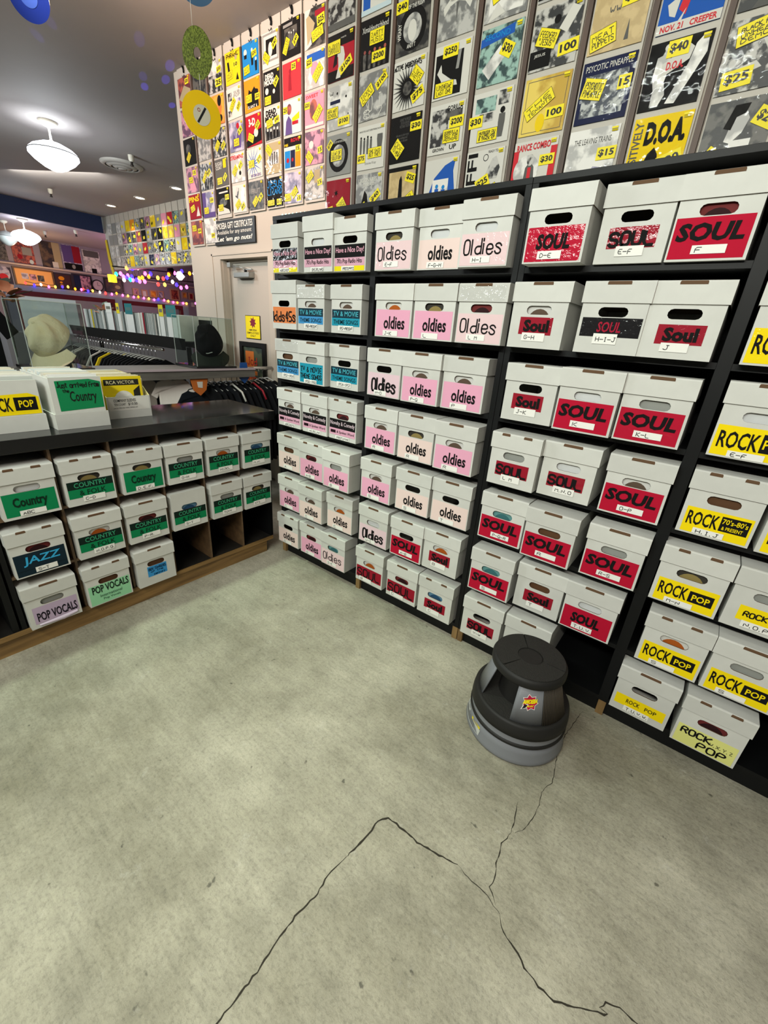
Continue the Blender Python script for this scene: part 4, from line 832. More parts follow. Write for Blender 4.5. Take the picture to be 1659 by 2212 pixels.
# left wall, y = .82
XL = [-2.19, -1.967, -1.742, -1.512, -1.292, -1.068, -.858, -.634]; LZ = [3.10, 2.90, 2.70, 2.50, 2.30]
for i, x in enumerate(XL):
    strip(x - .006, .812, 2.286 - (.01 if i < 3 else 0), 3.349, .2, 'white hanging strip of singles on the door wall, number %s from the far end' % ['one','two','three','four','five','six','seven','eight'][i], 'hanging strips above the door')
strip(-.415, .812, 2.286, 3.349, .2, 'white hanging strip half hidden behind the wall corner', 'hanging strips above the door', False)
b = MB()
for x in XL[1:] + [-.41]: b.box(x - .026, .8, 2.32, x - .010, .8195, 3.28, BATT)
struct(b.build('trim_4'))
GL = 'singles hung on the door wall'
p = lambda x, y, s, a=0, w=.3, h=.2: (x, y, w, h, a, s, 'p')
n = lambda x, y, a=0, w=.38, h=.26, s='NOTE\nRARE': (x, y, w, h, a, s, 'h')
LW = [
 [('pr',[('p',[(0,.3),(.5,.7),(1,.5),(1,.3),(.4,.1)],'M')],[p(.76,.8,'$20')],'rust brown painting sleeve'),
  ('pp',[],[],'dim mauve sleeve behind the yellow record'), ('K',[('c',.4,.6,.2,'pd')],[n(.4,.3,45)],'black sleeve with a slanted note'),
  ('pp',[('p',[(.2,.1),(.5,.8),(.8,.1)],'P')],[p(.72,.76,'15'),n(.4,.5,0,.36,.24)],'purple and pink drawing sleeve'),
  ('D',[('t','PINS',.04,.7,.94,.92,'Y',.03),('p',[(.6,.1),(.8,.5),(.94,.1)],'W')],[n(.34,.44,16)],'dark red sleeve lettered PINS')],
 [('pd',[],[],'dark sleeve half hidden by the green record'), ('K',[('c',.5,.5,.2,'P')],[],'black sleeve with a pink shape behind the hanging records'),
  ('pg',[],[],'grey sleeve behind the yellow record'), ('pb',[('people',.3,0,1,.5,5,'K','W')],[n(.4,.5,45,.5,.2),p(.74,.62,'$8',30)],'navy sleeve with standing figures'),
  ('V',[('r',.3,.2,1,1,'pl')],[p(.8,.66,'$20'),n(.3,.28)],'slate violet sleeve with two yellow tags')],
 [('pw',[('r',0,0,1,.56,'ph')],[p(.8,.68,'$30',6),p(.74,.28,'25',0,.44,.26)],'grey photo sleeve, tagged $30 and 25'),
  ('pv',[('c',.68,.78,.14,'K',.18),('c',.74,.2,.12,'K')],[],'orange sleeve with two black discs'),
  ('ph',[('s',.5,.5,.1,.3,8,'K')],[n(.36,.4,48),p(.8,.36,'$20',36)],'black and white scratchy sleeve, tagged $20'),
  ('g',[('t','SUGAR\nCOAT',.06,.62,.6,.9,'W',.02),('r',.66,.64,.88,.96,'Y')],[n(.34,.2),p(.76,.3,'$15',40)],'grey sleeve lettered in white, tagged $15'),
  ('K',[('p',[(0,0),(0,.26),(.4,.3),(.9,.14),(1,0)],'W'),('c',.5,.46,.3,'pd',.16),('r',.2,.8,.9,.86,'W')],[p(.82,.62,'$15'),n(.3,.26)],'black sleeve with a pale car shape, tagged $15')],
 [('Y',[('h','PHRANC',.1,.8,.9,.95,'K',.005),('p',[(.14,.7),(.26,.7),(.34,.3),(.2,.34)],'K'),('p',[(.7,.08),(.8,.3),(.9,.06)],'K'),('c',.74,.76,.08,'M')],[p(.72,.55,'10'),n(.3,.28,6)],'bright yellow flyer sleeve, tagged 10'),
  ('W',[('r',.1,.6,.36,.86,'ph'),('t','SUB\nPOP',.5,.66,.94,.86,'G',.02),('r',.7,.3,.96,.6,'pl'),('r',.06,.1,.3,.3,'ph')],[n(.4,.46,46,.46,.22),p(.8,.34,'$20',44)],'white collage sleeve with photos, tagged $20'),
  ('pl',[('p',[(.2,.1),(.3,.6),(.5,.4),(.7,.9),(.84,.5),(.8,.1)],'V'),('c',.62,.84,.1,'R')],[p(.78,.66,'15',30),n(.5,.3)],'lilac sleeve with purple clowns, tagged 15'),
  ('pw',[('t','STREAMING',.0,.8,.9,.95,'r',.03),('c',.6,.3,.2,'W'),('c',.66,.3,.08,'K')],[n(.3,.42,46),p(.7,.56,'$16',40)],'pale cartoon sleeve with red title'),
  ('W',[('p',[(.2,.6),(.3,.94),(.5,.9),(.4,.5)],'ph'),('r',.6,.1,.9,.9,'pw')],[n(.4,.3,36),p(.74,.2,'$5',30)],'white sleeve with a small drawn figure')],
 [('C',[('c',.2,.74,.1,'W'),('r',.12,.56,.28,.68,'K'),('people',.5,.3,.74,.8,1,'K','W'),('people',.74,.1,.96,.5,1,'K','W')],[p(.76,.62,'$30',8),n(.26,.22,6)],'bright blue sleeve with figures, tagged $30'),
  ('O',[('p',[(.16,.3),(.3,.7),(.46,.6),(.66,.74),(.9,.6),(.9,.1),(.2,.1)],'K'),('c',.8,.78,.14,'O'),('t','SLANT 6',.2,.1,.8,.2,'W',.02)],[n(.3,.42),p(.84,.4,'$25')],'orange and black sleeve with a row of people, tagged $25'),
  ('R',[('p',[(0,.2),(.6,.44),(1,.5),(1,.1),(0,0)],'K'),('t','3-D',.2,.64,.64,.9,'W',.05),('c',.66,.4,.14,'W')],[p(.78,.62,'$20',38),n(.32,.28,-26)],'red sleeve with big white 3-D lettering, tagged $20'),
  ('W',[('s',.4,.5,.1,.62,14,'B'),('t','WORKERS',.2,.04,.9,.14,'V',.02)],[n(.3,.5),p(.82,.6,'$20',36)],'blue and white starburst sleeve, tagged $20'),
  ('pd',[('t','FRUIT',.2,.56,.8,.74,'G',.03)],[n(.46,.28,40),p(.82,.4,'15',40)],'dark sleeve with grey lettering, tagged 15')],
 [('W',[('r',.04,.16,.96,.96,'G'),('r',.1,.22,.9,.9,'W'),('r',.24,.3,.86,.8,'K'),('c',.5,.5,.12,'W',.2)],[p(.74,.62,'$40',36),n(.26,.3,-38)],'white framed photo sleeve, tagged $40'),
  ('K',[('t','DEAD\nMOON',.06,.58,.66,.92,'W',.06),('c',.2,.42,.1,'W'),('c',.62,.36,.07,'W')],[p(.76,.62,'$40',44),n(.26,.14)],'black sleeve with white Dead Moon lettering, tagged $40'),
  ('W',[('t','DEAD\nMOON',.06,.6,.8,.96,'K',.06),('r',.04,.02,.96,.48,'pd'),('people',.1,.04,.9,.4,4,'K','W')],[n(.34,.54,6),p(.78,.58,'$40',10)],'white sleeve with black Dead Moon lettering and four figures, tagged $40'),
  ('M',[('r',.2,.3,.84,.74,'pw'),('people',.22,.3,.8,.7,4,'g','K')],[n(.24,.78,-42)],'cream sleeve with a faint band photo'),
  ('K',[('h','JESUS\nLIZARD',.04,.42,.96,.92,'C',.006)],[n(.26,.14,0,.44,.2),p(.78,.14,'$15')],'black sleeve with blue JESUS LIZARD lettering, tagged $15')],
 [('K',[('r',.16,.2,.84,.8,'pd'),('people',.36,.3,.72,.7,3,'g','W'),('r',.1,.84,.6,.92,'G')],[p(.76,.4,'$40',42),n(.26,.34,60,.46,.24)],'black group photo sleeve, tagged $40'),
  ('r',[('p',[(.3,.2),(.34,.66),(.46,.7),(.5,.2)],'D'),('c',.42,.74,.07,'D')],[p(.62,.84,'25',0,.24,.2)],'bright red portrait sleeve, tagged 25'),
  ('S',[('p',[(.1,0),(.16,.4),(.3,.56),(.46,.4),(.5,0)],'V'),('c',.34,.74,.13,'pr',.16),('p',[(.5,.46),(.9,.6),(.9,.4),(.5,.34)],'Y'),('r',.5,.26,.84,.36,'R')],[p(.12,.74,'25',0,.24,.2)],'pale blue sleeve with a person in violet, tagged 25'),
  ('W',[('r',0,.72,1,1,'K'),('t','ROVE',.4,.84,.9,.96,'R',.04),('t','1985',.02,.74,.24,.82,'Y',.02),('r',.04,.06,.36,.6,'C'),('r',.38,.06,.64,.6,'N'),('r',.66,.06,.96,.6,'O'),('c',.22,.3,.08,'R'),('c',.5,.3,.06,'R')],[p(.8,.62,'15',0,.24,.2)],'white sleeve with three comic panels, tagged 15'),
  ('pl',[('p',[(.6,.3),(.7,.6),(.84,.3)],'K')],[n(.2,.2),n(.6,.34,38),p(.86,.14,'15',0,.24,.2)],'blue grey landscape sleeve, tagged 15')],
 [('W',[('p',[(.3,1),(.14,.8),(.18,.5),(.3,.3),(.36,.1),(.1,0),(1,0),(1,1)],'pd'),('p',[(.06,.8),(.2,.86),(.5,.6),(.36,.3),(.14,.1)],'M'),('r',.5,.76,.98,.9,'D')],[p(.8,.62,'$25',8,.36,.28),n(.64,.32,14,.56,.3)],'sleeve with a pale face in profile and dark hair, tagged $25'),
  ('pw',[('r',.1,.72,1,.94,'B'),('c',.5,.5,.2,'P')],[p(.22,.72,'$25',4,.3,.24),n(.66,.38,42,.5,.3)],'pale pink and blue drawing sleeve, tagged $25'),
  ('P',[('t','SWEET',.06,.84,.7,.94,'r',.02),('c',.46,.5,.2,'pr',.3),('r',.02,.02,.98,.1,'W')],[p(.14,.66,'$20',0,.28,.2),n(.68,.36,44,.5,.28)],'pink illustrated sleeve, tagged $20'),
  ('pp',[('c',.66,.7,.18,'P'),('c',.34,.6,.12,'W')],[n(.26,.24,-44),p(.82,.4,'15',8,.24,.2)],'mauve flower photo sleeve, tagged 15'),
  ('pg',[('r',.5,.5,.8,.9,'M'),('t','ber',.04,.06,.3,.14,'W',.01)],[n(.26,.72,36),p(.8,.5,'15',8,.24,.2)],'grey misty photo sleeve, tagged 15')],
]
ORD = ['top', 'second', 'third', 'fourth', 'lowest']
for c, colm in enumerate(LW):
    for r, (base, art, tags, lab) in enumerate(colm):
        o = sleeve((XL[c] + random.uniform(-.003, .003), .8065, LZ[r] + random.uniform(-.003, .003)), base, art, tags, lab + ', %s on its strip' % ORD[r], GL); o.rotation_euler = (0, random.uniform(-.02, .02), 0)
for r, (base, lab) in enumerate((('W', 'plain white sleeve'), ('pw', 'pale grey sleeve'), ('W', 'off white sleeve'), ('M', 'cream sleeve'))):
    sleeve((-.41, .8065, LZ[r]), base, [], [], lab + ' on the half hidden strip at the wall corner, %s' % ORD[r], GL)
# two bottom ones of the far strips
for c, (base, tg, lab) in enumerate((('pr', [n(.3,.7), p(.76,.56,'$30')], 'brown sleeve low'), ('pw', [p(.7,.3,'$20')], 'silvery crinkled sleeve low'))):
    sleeve((XL[c], .8065, 2.105), base, [], tg, lab + ' at the far wall end, under the other strips', GL)
    strip(XL[c] - .006, .812, 2.09, 2.284, .2, 'short backing strip %s the far wall end' % ['at', 'second from'][c], 'hanging strips above the door', False)

# far wall, small and distant
GF = 'small singles on the far wall'; KEYS = ['py', 'ph', 'pd', 'pw', 'pr', 'pp', 'pt', 'Y', 'K', 'W', 'G', 'R', 'P', 'N', 'O', 'pb']; rn = random.Random(4)
CNM = {'py': 'gold', 'ph': 'black and white', 'pd': 'dark', 'pw': 'pale grey', 'pr': 'rust red', 'pp': 'mauve', 'pt': 'teal', 'Y': 'yellow', 'K': 'black', 'W': 'white', 'G': 'grey', 'R': 'red', 'P': 'pink', 'N': 'navy', 'O': 'orange', 'pb': 'navy patterned'}
NUM = ['first','second','third','fourth','fifth','sixth','seventh','eighth','ninth','tenth','eleventh','twelfth','thirteenth','fourteenth','fifteenth','sixteenth']
tagm = None
for c in range(16):
    x = -9.22 + c * .212
    strip(x - .006, 2.944, 2.375, 3.349, .196, 'narrow silvery strip on the far wall, %s from the left' % NUM[c], 'hanging strips on the far wall', False)
    for r in range(4):
        k = rn.choice(KEYS + ['py', 'ph', 'pd', 'pt', 'ph', 'pd', 'pr', 'py', 'pb', 'G', 'pd', 'ph']) if c > 2 else rn.choice(['pw', 'G', 'pg'])
        if (c, r) == (13, 1): k = 'P'
        if (c, r) == (12, 0): k = 'R'
        tg = [(rn.uniform(.25, .75), rn.uniform(.25, .75), .42, .26, rn.uniform(-45, 45), '', 'x') for _ in range(rn.choice((1, 1, 2)))] if c > 2 else []
        t = thing('record_sleeve', 'tiny %s sleeve on the far wall, %s from left, %s row' % (CNM.get(k, 'grey'), NUM[c], ORD[r] if r < 3 else 'lowest'), 'record sleeve', (x, 2.9395, 3.02 - r * .208), 0, GF)
        bb = MB(); bb.box(0, -.003, 0, SW, 0, SW, CC(k)); bb.build('cover', t, fix=False); sh = Sheet((0, -.003, 0), (1, 0, 0), (0, 0, 1), (0, -1, 0))
        for q in tg:
            bb = MB(); s2 = sub_sheet(sh, q[0]*SW, q[1]*SW, q[2]*SW, q[3]*SW, q[4]); s2.rect(bb, 0, 0, q[2]*SW, q[3]*SW, .002, YEL); bb.build('price_tag', t, fix=False)
        bb = MB(); bb.poly([(-.004, -.007, -.004), (SW + .004, -.007, -.004), (SW + .004, -.007, SW + .008), (-.004, -.007, SW + .008)], FILM); bb.build('plastic_sleeve', t, fix=False)

# ------------------------------------------------------------ step stool
t = thing('step_stool', 'round grey and black rolling step stool with red sticker, on the concrete floor', 'step stool', (1.84, -.30, 0))
GREY = mat('grey_plastic', '76787d', 0.5, spec=0.4, bump=.04, bscale=300); RUB = mat('black_rubber', '1e1d1c', 0.6, spec=.3); RUB2 = mat('dark_tread', '2b2a28', 0.75, spec=.2, bump=.5, bscale=260)
b = MB(); b.lathe([(.182, .004), (.192, .006), (.195, .014), (.192, .024), (.187, .052), (.181, .084), (.17, .086), (.17, .004)], GREY, n=72); b.build('base_ring', t)
b = MB(); b.lathe([(.181, .084), (.187, .086), (.188, .094), (.183, .1), (.175, .1)], RUB, n=72); b.build('lower_bumper', t)
b = MB(); b.lathe([(.182, .100), (.180, .126)], GREY, n=72); b.build('middle_band', t)
b = MB(); b.lathe([(.180, .126), (.187, .128), (.186, .150), (.182, .176), (.177, .184), (.168, .184)], RUB, n=72); b.build('step_bumper', t)
b = MB(); b.lathe([(.170, .183), (.0, .183)], RUB2, n=72); b.build('step_tread', t)
# central column, three curved uprights between the two steps
def shell(a0, a1, r0, r1, z0, z1, m, th=.006, n=14):
    vs = []; fs = []
    for i in range(n + 1):
        a = math.radians(a0 + (a1 - a0) * i / n); c, s = math.cos(a), math.sin(a)
        for (r, z) in ((r0, z0), (r1, z1), (r1 - th, z1), (r0 - th, z0)): vs.append((r * c, r * s, z))
    for i in range(n):
        for k in range(4): fs.append((i*4+k, (i+1)*4+k, (i+1)*4+(k+1) % 4, i*4+(k+1) % 4))
    fs += [(0, 1, 2, 3), (n*4+3, n*4+2, n*4+1, n*4)]
    q = MB(); q.add(vs, fs, m, True); return q
U = [(-84, 2, 'front'), (42, 116, 'right'), (160, 226, 'left')]
up = None
for a0, a1, nm in U:
    o = shell(a0, a1, .166, .124, .184, .325, GREY).build('upright', t)
    if nm == 'front': up = o
rp = shell(-44, 1, .1672, .1252, .186, .322, RUB2, .0015)
for k in range(19):
    a = -43.2 + 2.35 * k; q2 = shell(a, a + 1.1, .1686, .1266, .187, .321, mat('brown_rib', '4d453b', .6), .0014, 2); n0 = len(rp.v); rp.v += q2.v; mi_ = rp.m(q2.mats[0]); rp.f += [tuple(n0 + i for i in f_) for f_ in q2.f]; rp.mi += [mi_] * len(q2.f); rp.sm += q2.sm
rp.build('ribbed_pad', up)
b = MB(); b.lathe([(.09, .184), (.085, .25), (.09, .32)], RUB, n=36); b.build('inner_drum', t)
b = MB(); b.lathe([(.112, .316), (.132, .318), (.139, .326), (.139, .345), (.133, .356), (.125, .358)], RUB, n=72); b.build('top_bumper', t)
for k in range(3):
    a0 = math.radians(2 + 120 * k + 1.2); a1 = math.radians(2 + 120 * (k + 1) - 1.2); n_ = 24
    pts = [(.129 * math.cos(a0 + (a1 - a0) * i / n_), .129 * math.sin(a0 + (a1 - a0) * i / n_)) for i in range(n_ + 1)] + [(.047 * math.cos(a1 + (a0 - a1) * i / n_), .047 * math.sin(a1 + (a0 - a1) * i / n_)) for i in range(n_ + 1)]
    q = MB(); q.prism(pts, .345, .360, RUB2, 'z'); q.build('tread_pad', t)
b = MB(); b.lathe([(.046, .345), (.046, .3585), (.04, .3575), (0, .357)], RUB, n=36); b.build('centre_cap', t)
b = MB(); b.lathe([(.12, .343), (0, .343)], RUB, n=48); b.build('top_plate', t)
# curved stickers
def on_cone(q, a_c, u, v, r0, r1, z0, z1, d):
    z = z0 + v; r = r0 + (r1 - r0) * (z - z0) / (z1 - z0) + d; a = math.radians(a_c) + u / r; return (r * math.cos(a), r * math.sin(a), z)
def cone_poly(q, pts, a_c, r0, r1, z0, z1, d, m):
    tri = geometry.tessellate_polygon([[Vector((p[0], p[1], 0)) for p in pts]]); q.add([on_cone(q, a_c, u, v, r0, r1, z0, z1, d) for u, v in pts], [tuple(x) for x in tri], m)
CN_ = (-63, .166, .124, .184, .325)
q = MB(); blob = star(0, .084, .020, .029, 7, .5, .9); cone_poly(q, [(u * 1.12, .084 + (v - .084) * 1.12) for u, v in blob] , *CN_, .0012, ink('d8d4cc')); cone_poly(q, [(-.03, .052), (-.012, .06), (-.004, .076), (-.02, .078)], *CN_, .0011, ink('d8d4cc'))
cone_poly(q, blob, *CN_, .0016, ink('b01c3c')); cone_poly(q, [(-.026, .055), (-.014, .062), (-.008, .074), (-.018, .074)], *CN_, .0016, ink('1c1a24')); st_ = q.build('sticker', up, fix=False)
q = MB(); vs, fs = text_geo('AMOEBA', .06, .3); q.add([on_cone(q, CN_[0], -.026 + u * .05, .074 + v * .017 + u * .012, *CN_[1:], .0022) for u, v in vs], fs, ink('ecd912'))
vs, fs = text_geo('MUSIC', .03, .3); q.add([on_cone(q, CN_[0], -.010 + u * .024, .066 + v * .007 + u * .005, *CN_[1:], .0022) for u, v in vs], fs, ink('ecd912')); q.build('lettering', st_, fix=False)
CB_ = (-140, .1925, .181, .022, .084); q = MB()
cone_poly(q, [(-.085 + .017 * i, .006) for i in range(11)] + [(.085 - .017 * i, .032) for i in range(11)], *CB_, .0012, ink('b4b5b2')); cone_poly(q, [(.02 + .012 * i, .032) for i in range(6)] + [(.08 - .012 * i, .042) for i in range(6)], *CB_, .0012, ink('cbb92a')); cone_poly(q, [(-.06 + .012 * i, .032) for i in range(5)] + [(-.012 - .012 * i, .040) for i in range(5)], *CB_, .0012, ink('cfcfca'))
for k in range(4): cone_poly(q, [(-.07 + .02 * i, .010 + k * .005) for i in range(7)] + [(.05 - .02 * i, .0115 + k * .005) for i in range(7)], *CB_, .0016, ink('6a6a68'))
q.build('warning_label', t, fix=False)

# ------------------------------------------------------------ ceiling fixtures
CREAM = mat('cream_enamel', 'd8d2c2', 0.5)
def globe_mat(s): return mat('lit_globe_%d' % s, 'f4f4f0', 0.4, emit='eef4ff', estr=float(s))
def pendant(x, y, z, label, s, sc=1.0, on=True):
    t = thing('pendant_lamp', label, 'pendant lamp', (x, y, z), 0, 'globe pendant lamps'); k = sc
    b = MB(); b.lathe([(0, 0), (.09*k, 0), (.085*k, -.025), (.03*k, -.05), (0, -.05)], CREAM, n=28); b.build('canopy', t)
    b = MB(); b.lathe([(.014*k, -.045), (.010*k, -.09), (.012*k, -.16), (.04*k, -.19)], CREAM, n=16); b.build('stem', t)
    G = globe_mat(s) if on else mat('unlit_globe', 'c4ccc8', .3)
    b = MB(); b.lathe([(.04*k, -.18), (.10*k, -.195), (.19*k, -.235), (.235*k, -.275)], G, n=40); b.lathe([(.235*k, -.285), (.238*k, -.31), (.19*k, -.36), (.11*k, -.415), (.05*k, -.44), (0, -.445)], G, n=40); gl = b.build('globe', t)
    b = MB(); b.lathe([(.235*k, -.275), (.240*k, -.28), (.235*k, -.285)], mat('grey_band', '6c6c6a', .5), n=40); b.build('band', gl)
    if on:
        point('pendant_light', (x + .0, y, z - .50 * k), 26, (.86, .95, 1.0), .1); point('pendant_light', (x, y, z - .105), 3.0, (.86, .95, 1.0), .03).parent = None
pendant(-4.54, .59, 3.349, 'glowing white globe pendant lamp nearest on the ceiling', 7)
pendant(-9.62, 1.56, 3.049, 'glowing white globe pendant lamp on the far low ceiling', 7)
pendant(-10.3, 1.42, 3.049, 'unlit globe pendant lamp behind the far glowing one', 7, .75, False)
t = thing('ceiling_vent', 'round white slatted air vent on the dark ceiling', 'ceiling vent', (-5.24, 1.63, 3.349)); VM = mat('vent_white', 'b9b4ac', .5)
for i, (r0, r1) in enumerate(((.26, .21), (.19, .14), (.12, .07))):
    b = MB(); b.lathe([(r0, 0), (r0, -.012 - .01*i), (r1, -.035 - .012*i), (r1 - .012, -.03 - .012*i), (r0 - .02, -.004)], VM, n=40); b.build('ring', t)
b = MB(); b.lathe([(.05, -.02), (.05, -.06), (0, -.06)], VM, n=28); b.build('centre', t)
b = MB(); b.lathe([(.25, -.002), (0, -.002)], mat('vent_dark', '151515', .8), n=32); b.build('throat', t)
for x, y, z, lab in ((-4.73, 1.53, 3.349, 'white pendent sprinkler head beside the round vent'), (-7.91, 1.58, 3.349, 'white pendent sprinkler head further back near the blue beam'), (-9.75, 2.5, 3.049, 'dark sprinkler head on the low ceiling near the far corner'), (-10.76, 2.24, 3.049, 'pale sprinkler head on the low ceiling past the glowing lamp')):
    t = thing('sprinkler_head', lab, 'sprinkler', (x, y, z), 0, 'ceiling sprinklers'); b = MB(); b.lathe([(.035, 0), (.034, -.05), (.02, -.07)], CREAM, n=16); b.build('sleeve', t); b = MB(); b.lathe([(.014, -.07), (.014, -.10), (.022, -.105), (.022, -.115), (0, -.118)], mat('dark_brass', '4a4540', .4, metal=.7), n=12); b.build('nozzle', t)
for x, y, lab in ((-5.56, 2.56, 'lit recessed downlight nearest the door wall'), (-6.82, 2.57, 'lit recessed downlight in the middle of the row of three'), (-8.02, 2.58, 'lit recessed downlight nearest the blue beam')):
    t = thing('downlight', lab, 'downlight', (x, y, 3.349), 0, 'recessed downlights'); b = MB(); b.lathe([(.1, 0), (.1, -.008), (.075, -.01), (.07, -.002)], VM, n=28); b.build('trim_ring', t); b = MB(); b.lathe([(.074, -.003), (0, -.003)], mat('lit_bulb', 'ffffff', .4, emit='fff0dc', estr=9.0), n=24); b.build('bulb', t)
    spot('downlight_lamp', (x, y, 3.32), (x, y + .25, 2), 34, (1, .95, .86), 100, .6, .05)
# blue dots thrown on the ceiling by a party light
for k, (x, y) in enumerate(((-2.19, .75), (-2.44, .84), (-2.74, .8), (-2.86, 1.11), (-2.57, .71), (-2.72, .01), (-2.42, 0.0), (-2.05, .45))):
    spot('party_light', (-5.9, 2.2, 1.9), (x, y, 3.35), 420 if k < 4 else 150, (.10, .06, 1.0), .62, .3, .003)

# ------------------------------------------------------------ records hung on strings from the ceiling
def vinyl(name, label, c, R, tilt, mt, lab_m, hole, strz, mark=None, sparkle=False):
    t = thing(name, label, 'hanging record', c, 0, 'records hung on strings'); M = Matrix(tilt).transposed()
    def T(v): return M @ Vector(v)
    b = MB(); n_ = 56; pr = [(R, -.0008), (R, .0008), (hole, .0012), (hole, -.0012), (R, -.0008)]
    vs = []; fs = []
    for r, z in pr:
        for i in range(n_):
            a = 2*math.pi*i/n_; vs.append(T((r*math.cos(a), r*math.sin(a), z)))
    for k in range(len(pr) - 1):
        for i in range(n_): fs.append((k*n_+i, k*n_+(i+1) % n_, (k+1)*n_+(i+1) % n_, (k+1)*n_+i))
    b.add(vs, fs, mt); b.build('disc', t, bev=0)
    if lab_m:
        for sgn in (1, -1):
            b = MB(); vs = []
            for r in (.44*R, hole):
                for i in range(n_): a = 2*math.pi*i/n_; vs.append(T((r*math.cos(a), r*math.sin(a), .002*sgn)))
            b.add(vs, [(i, (i+1) % n_, n_+(i+1) % n_, n_+i) for i in range(n_)], lab_m); l = b.build('label', t, fix=False)
            if mark and sgn == 1:
                b = MB(); a = math.radians(58); d = Vector((math.cos(a), math.sin(a), 0)); e = Vector((-d.y, d.x, 0)); w = .40*R
                b.poly([T(d*(-w) - e*.004 + Vector((0, 0, .0026))), T(d*w - e*.004 + Vector((0, 0, .0026))), T(d*w + e*.005 + Vector((0, 0, .0026))), T(d*(-w) + e*.005 + Vector((0, 0, .0026)))], INK)
                cc = -d*.0 + e*.02 + d*.008; b.add([T(cc + Vector((rr*math.cos(x), rr*math.sin(x), .0026))) for rr in (.007, .0045) for x in [2*math.pi*i/16 for i in range(16)]], [(i, (i+1) % 16, 16+(i+1) % 16, 16+i) for i in range(16)], ink('8a4038')); b.build('printing', l, fix=False)
    if strz:
        b = MB(); top = M @ Vector((0, R, 0)) if abs((M @ Vector((0, R, 0))).z) > .5 * R else Vector((0, 0, R)); b.tube([top, (top.x, top.y, strz)], .0009, mat('white_string', 'd8d4cc', .8), 6); b.build('string', t)
    return t
def frame_from_normal(n, roll=0):
    n = Vector(n).normalized(); x = Vector((0, 0, 1)).cross(n).normalized(); y = n.cross(x)
    c, s = math.cos(roll), math.sin(roll); return (x*c + y*s, y*c - x*s, n)
def glitter():
    m = mat('green_glitter_vinyl', '4a521c', 0.3); nt = m.node_tree; b = nt.nodes['Principled BSDF']
    tc = nt.nodes.new('ShaderNodeTexCoord'); v = nt.nodes.new('ShaderNodeTexVoronoi'); v.inputs['Scale'].default_value = 210
    nt.links.new(tc.outputs['Object'], v.inputs['Vector']); r = nt.nodes.new('ShaderNodeValToRGB'); r.color_ramp.elements[0].position = .2; r.color_ramp.elements[1].position = .8
    r.color_ramp.elements[0].color = rgb('38400f'); r.color_ramp.elements[1].color = rgb('6f7a30'); nt.links.new(v.outputs['Color'], r.inputs[0]); nt.links.new(r.outputs[0], b.inputs['Base Color'])
    bp_ = nt.nodes.new('ShaderNodeBump'); bp_.inputs['Strength'].default_value = .8; bp_.inputs['Distance'].default_value = .002; nt.links.new(v.outputs['Color'], bp_.inputs['Height']); nt.links.new(bp_.outputs['Normal'], b.inputs['Normal']); return m
camdir = Vector((2.1187, -1.6854, 1.4563)) - Vector((-.26, -.2, 2.38)); camdir.normalize()
vinyl('hanging_record', 'yellow vinyl single with a pale label, lowest on its string', (-.262, -.2, 2.376), .0885, frame_from_normal((camdir.x * 1 + .18, camdir.y + .1, camdir.z + .12), .0), mat('yellow_vinyl', 'dcb308', .35, coat=.3), ink('b9b3a0'), .004, .225 - .0885 + .01, True)
vinyl('hanging_record', 'green glitter vinyl single, middle of the string above the yellow one', (-.26, -.2, 2.6), .0885, frame_from_normal((.25, -1.0, -.2)), glitter(), None, .021, .2, None)
vinyl('hanging_record', 'slate blue vinyl single cut off by the top edge, above the green one', (-.235, -.2, 2.845), .0885, frame_from_normal((.8, -.5, -.9)), mat('slate_vinyl', '4a6a8c', .3), None, .01, .42, None)
vinyl('hanging_record', 'dark blue vinyl single at the top left corner', (-1.0, -.6, 2.812), .0885, frame_from_normal((.9, -.9, -.45)), mat('blue_vinyl', '10246e', .25, coat=.4), ink('2c4a96'), .004, .33, None)

# ------------------------------------------------------------ clothing rack with a shelf, right behind the counter
WGREY = wood('weathered_grey_board', '57544f', '77736d', (30, 4, 30))
t = thing('clothing_rack', 'grey board topped clothing rack with chrome rail behind the counter', 'clothing rack', (-1.08, -.2, 0))
b = MB(); b.box(-.17, -1.3, 1.113, .17, .70, 1.128, WGREY); b.build('top_board', t, bev=.002); b = MB(); b.box(.155, -1.3, 1.062, .17, .70, 1.1128, WGREY); b.build('apron', t, bev=.002)
b = MB(); b.box(.171, -1.3, 1.118, .178, .70, 1.132, mat('pale_edge', 'b9aab0', .4)); b.build('edge_strip', t)
b = MB(); b.tube([(0, .70, 1.11), (0, 1.0, 1.11)], .014, CHROME, 12); b.build('rail', t)
b = MB(); b.tube([(0, -1.25, 1.095), (0, .69, 1.095)], .010, CHROME, 10); b.build('hanging_rail', t)
for y in (-1.25, .33): b = MB(); b.box(-.02, y - .012, 0, .02, y + .012, 1.1128, WGREY); b.build('post', t)
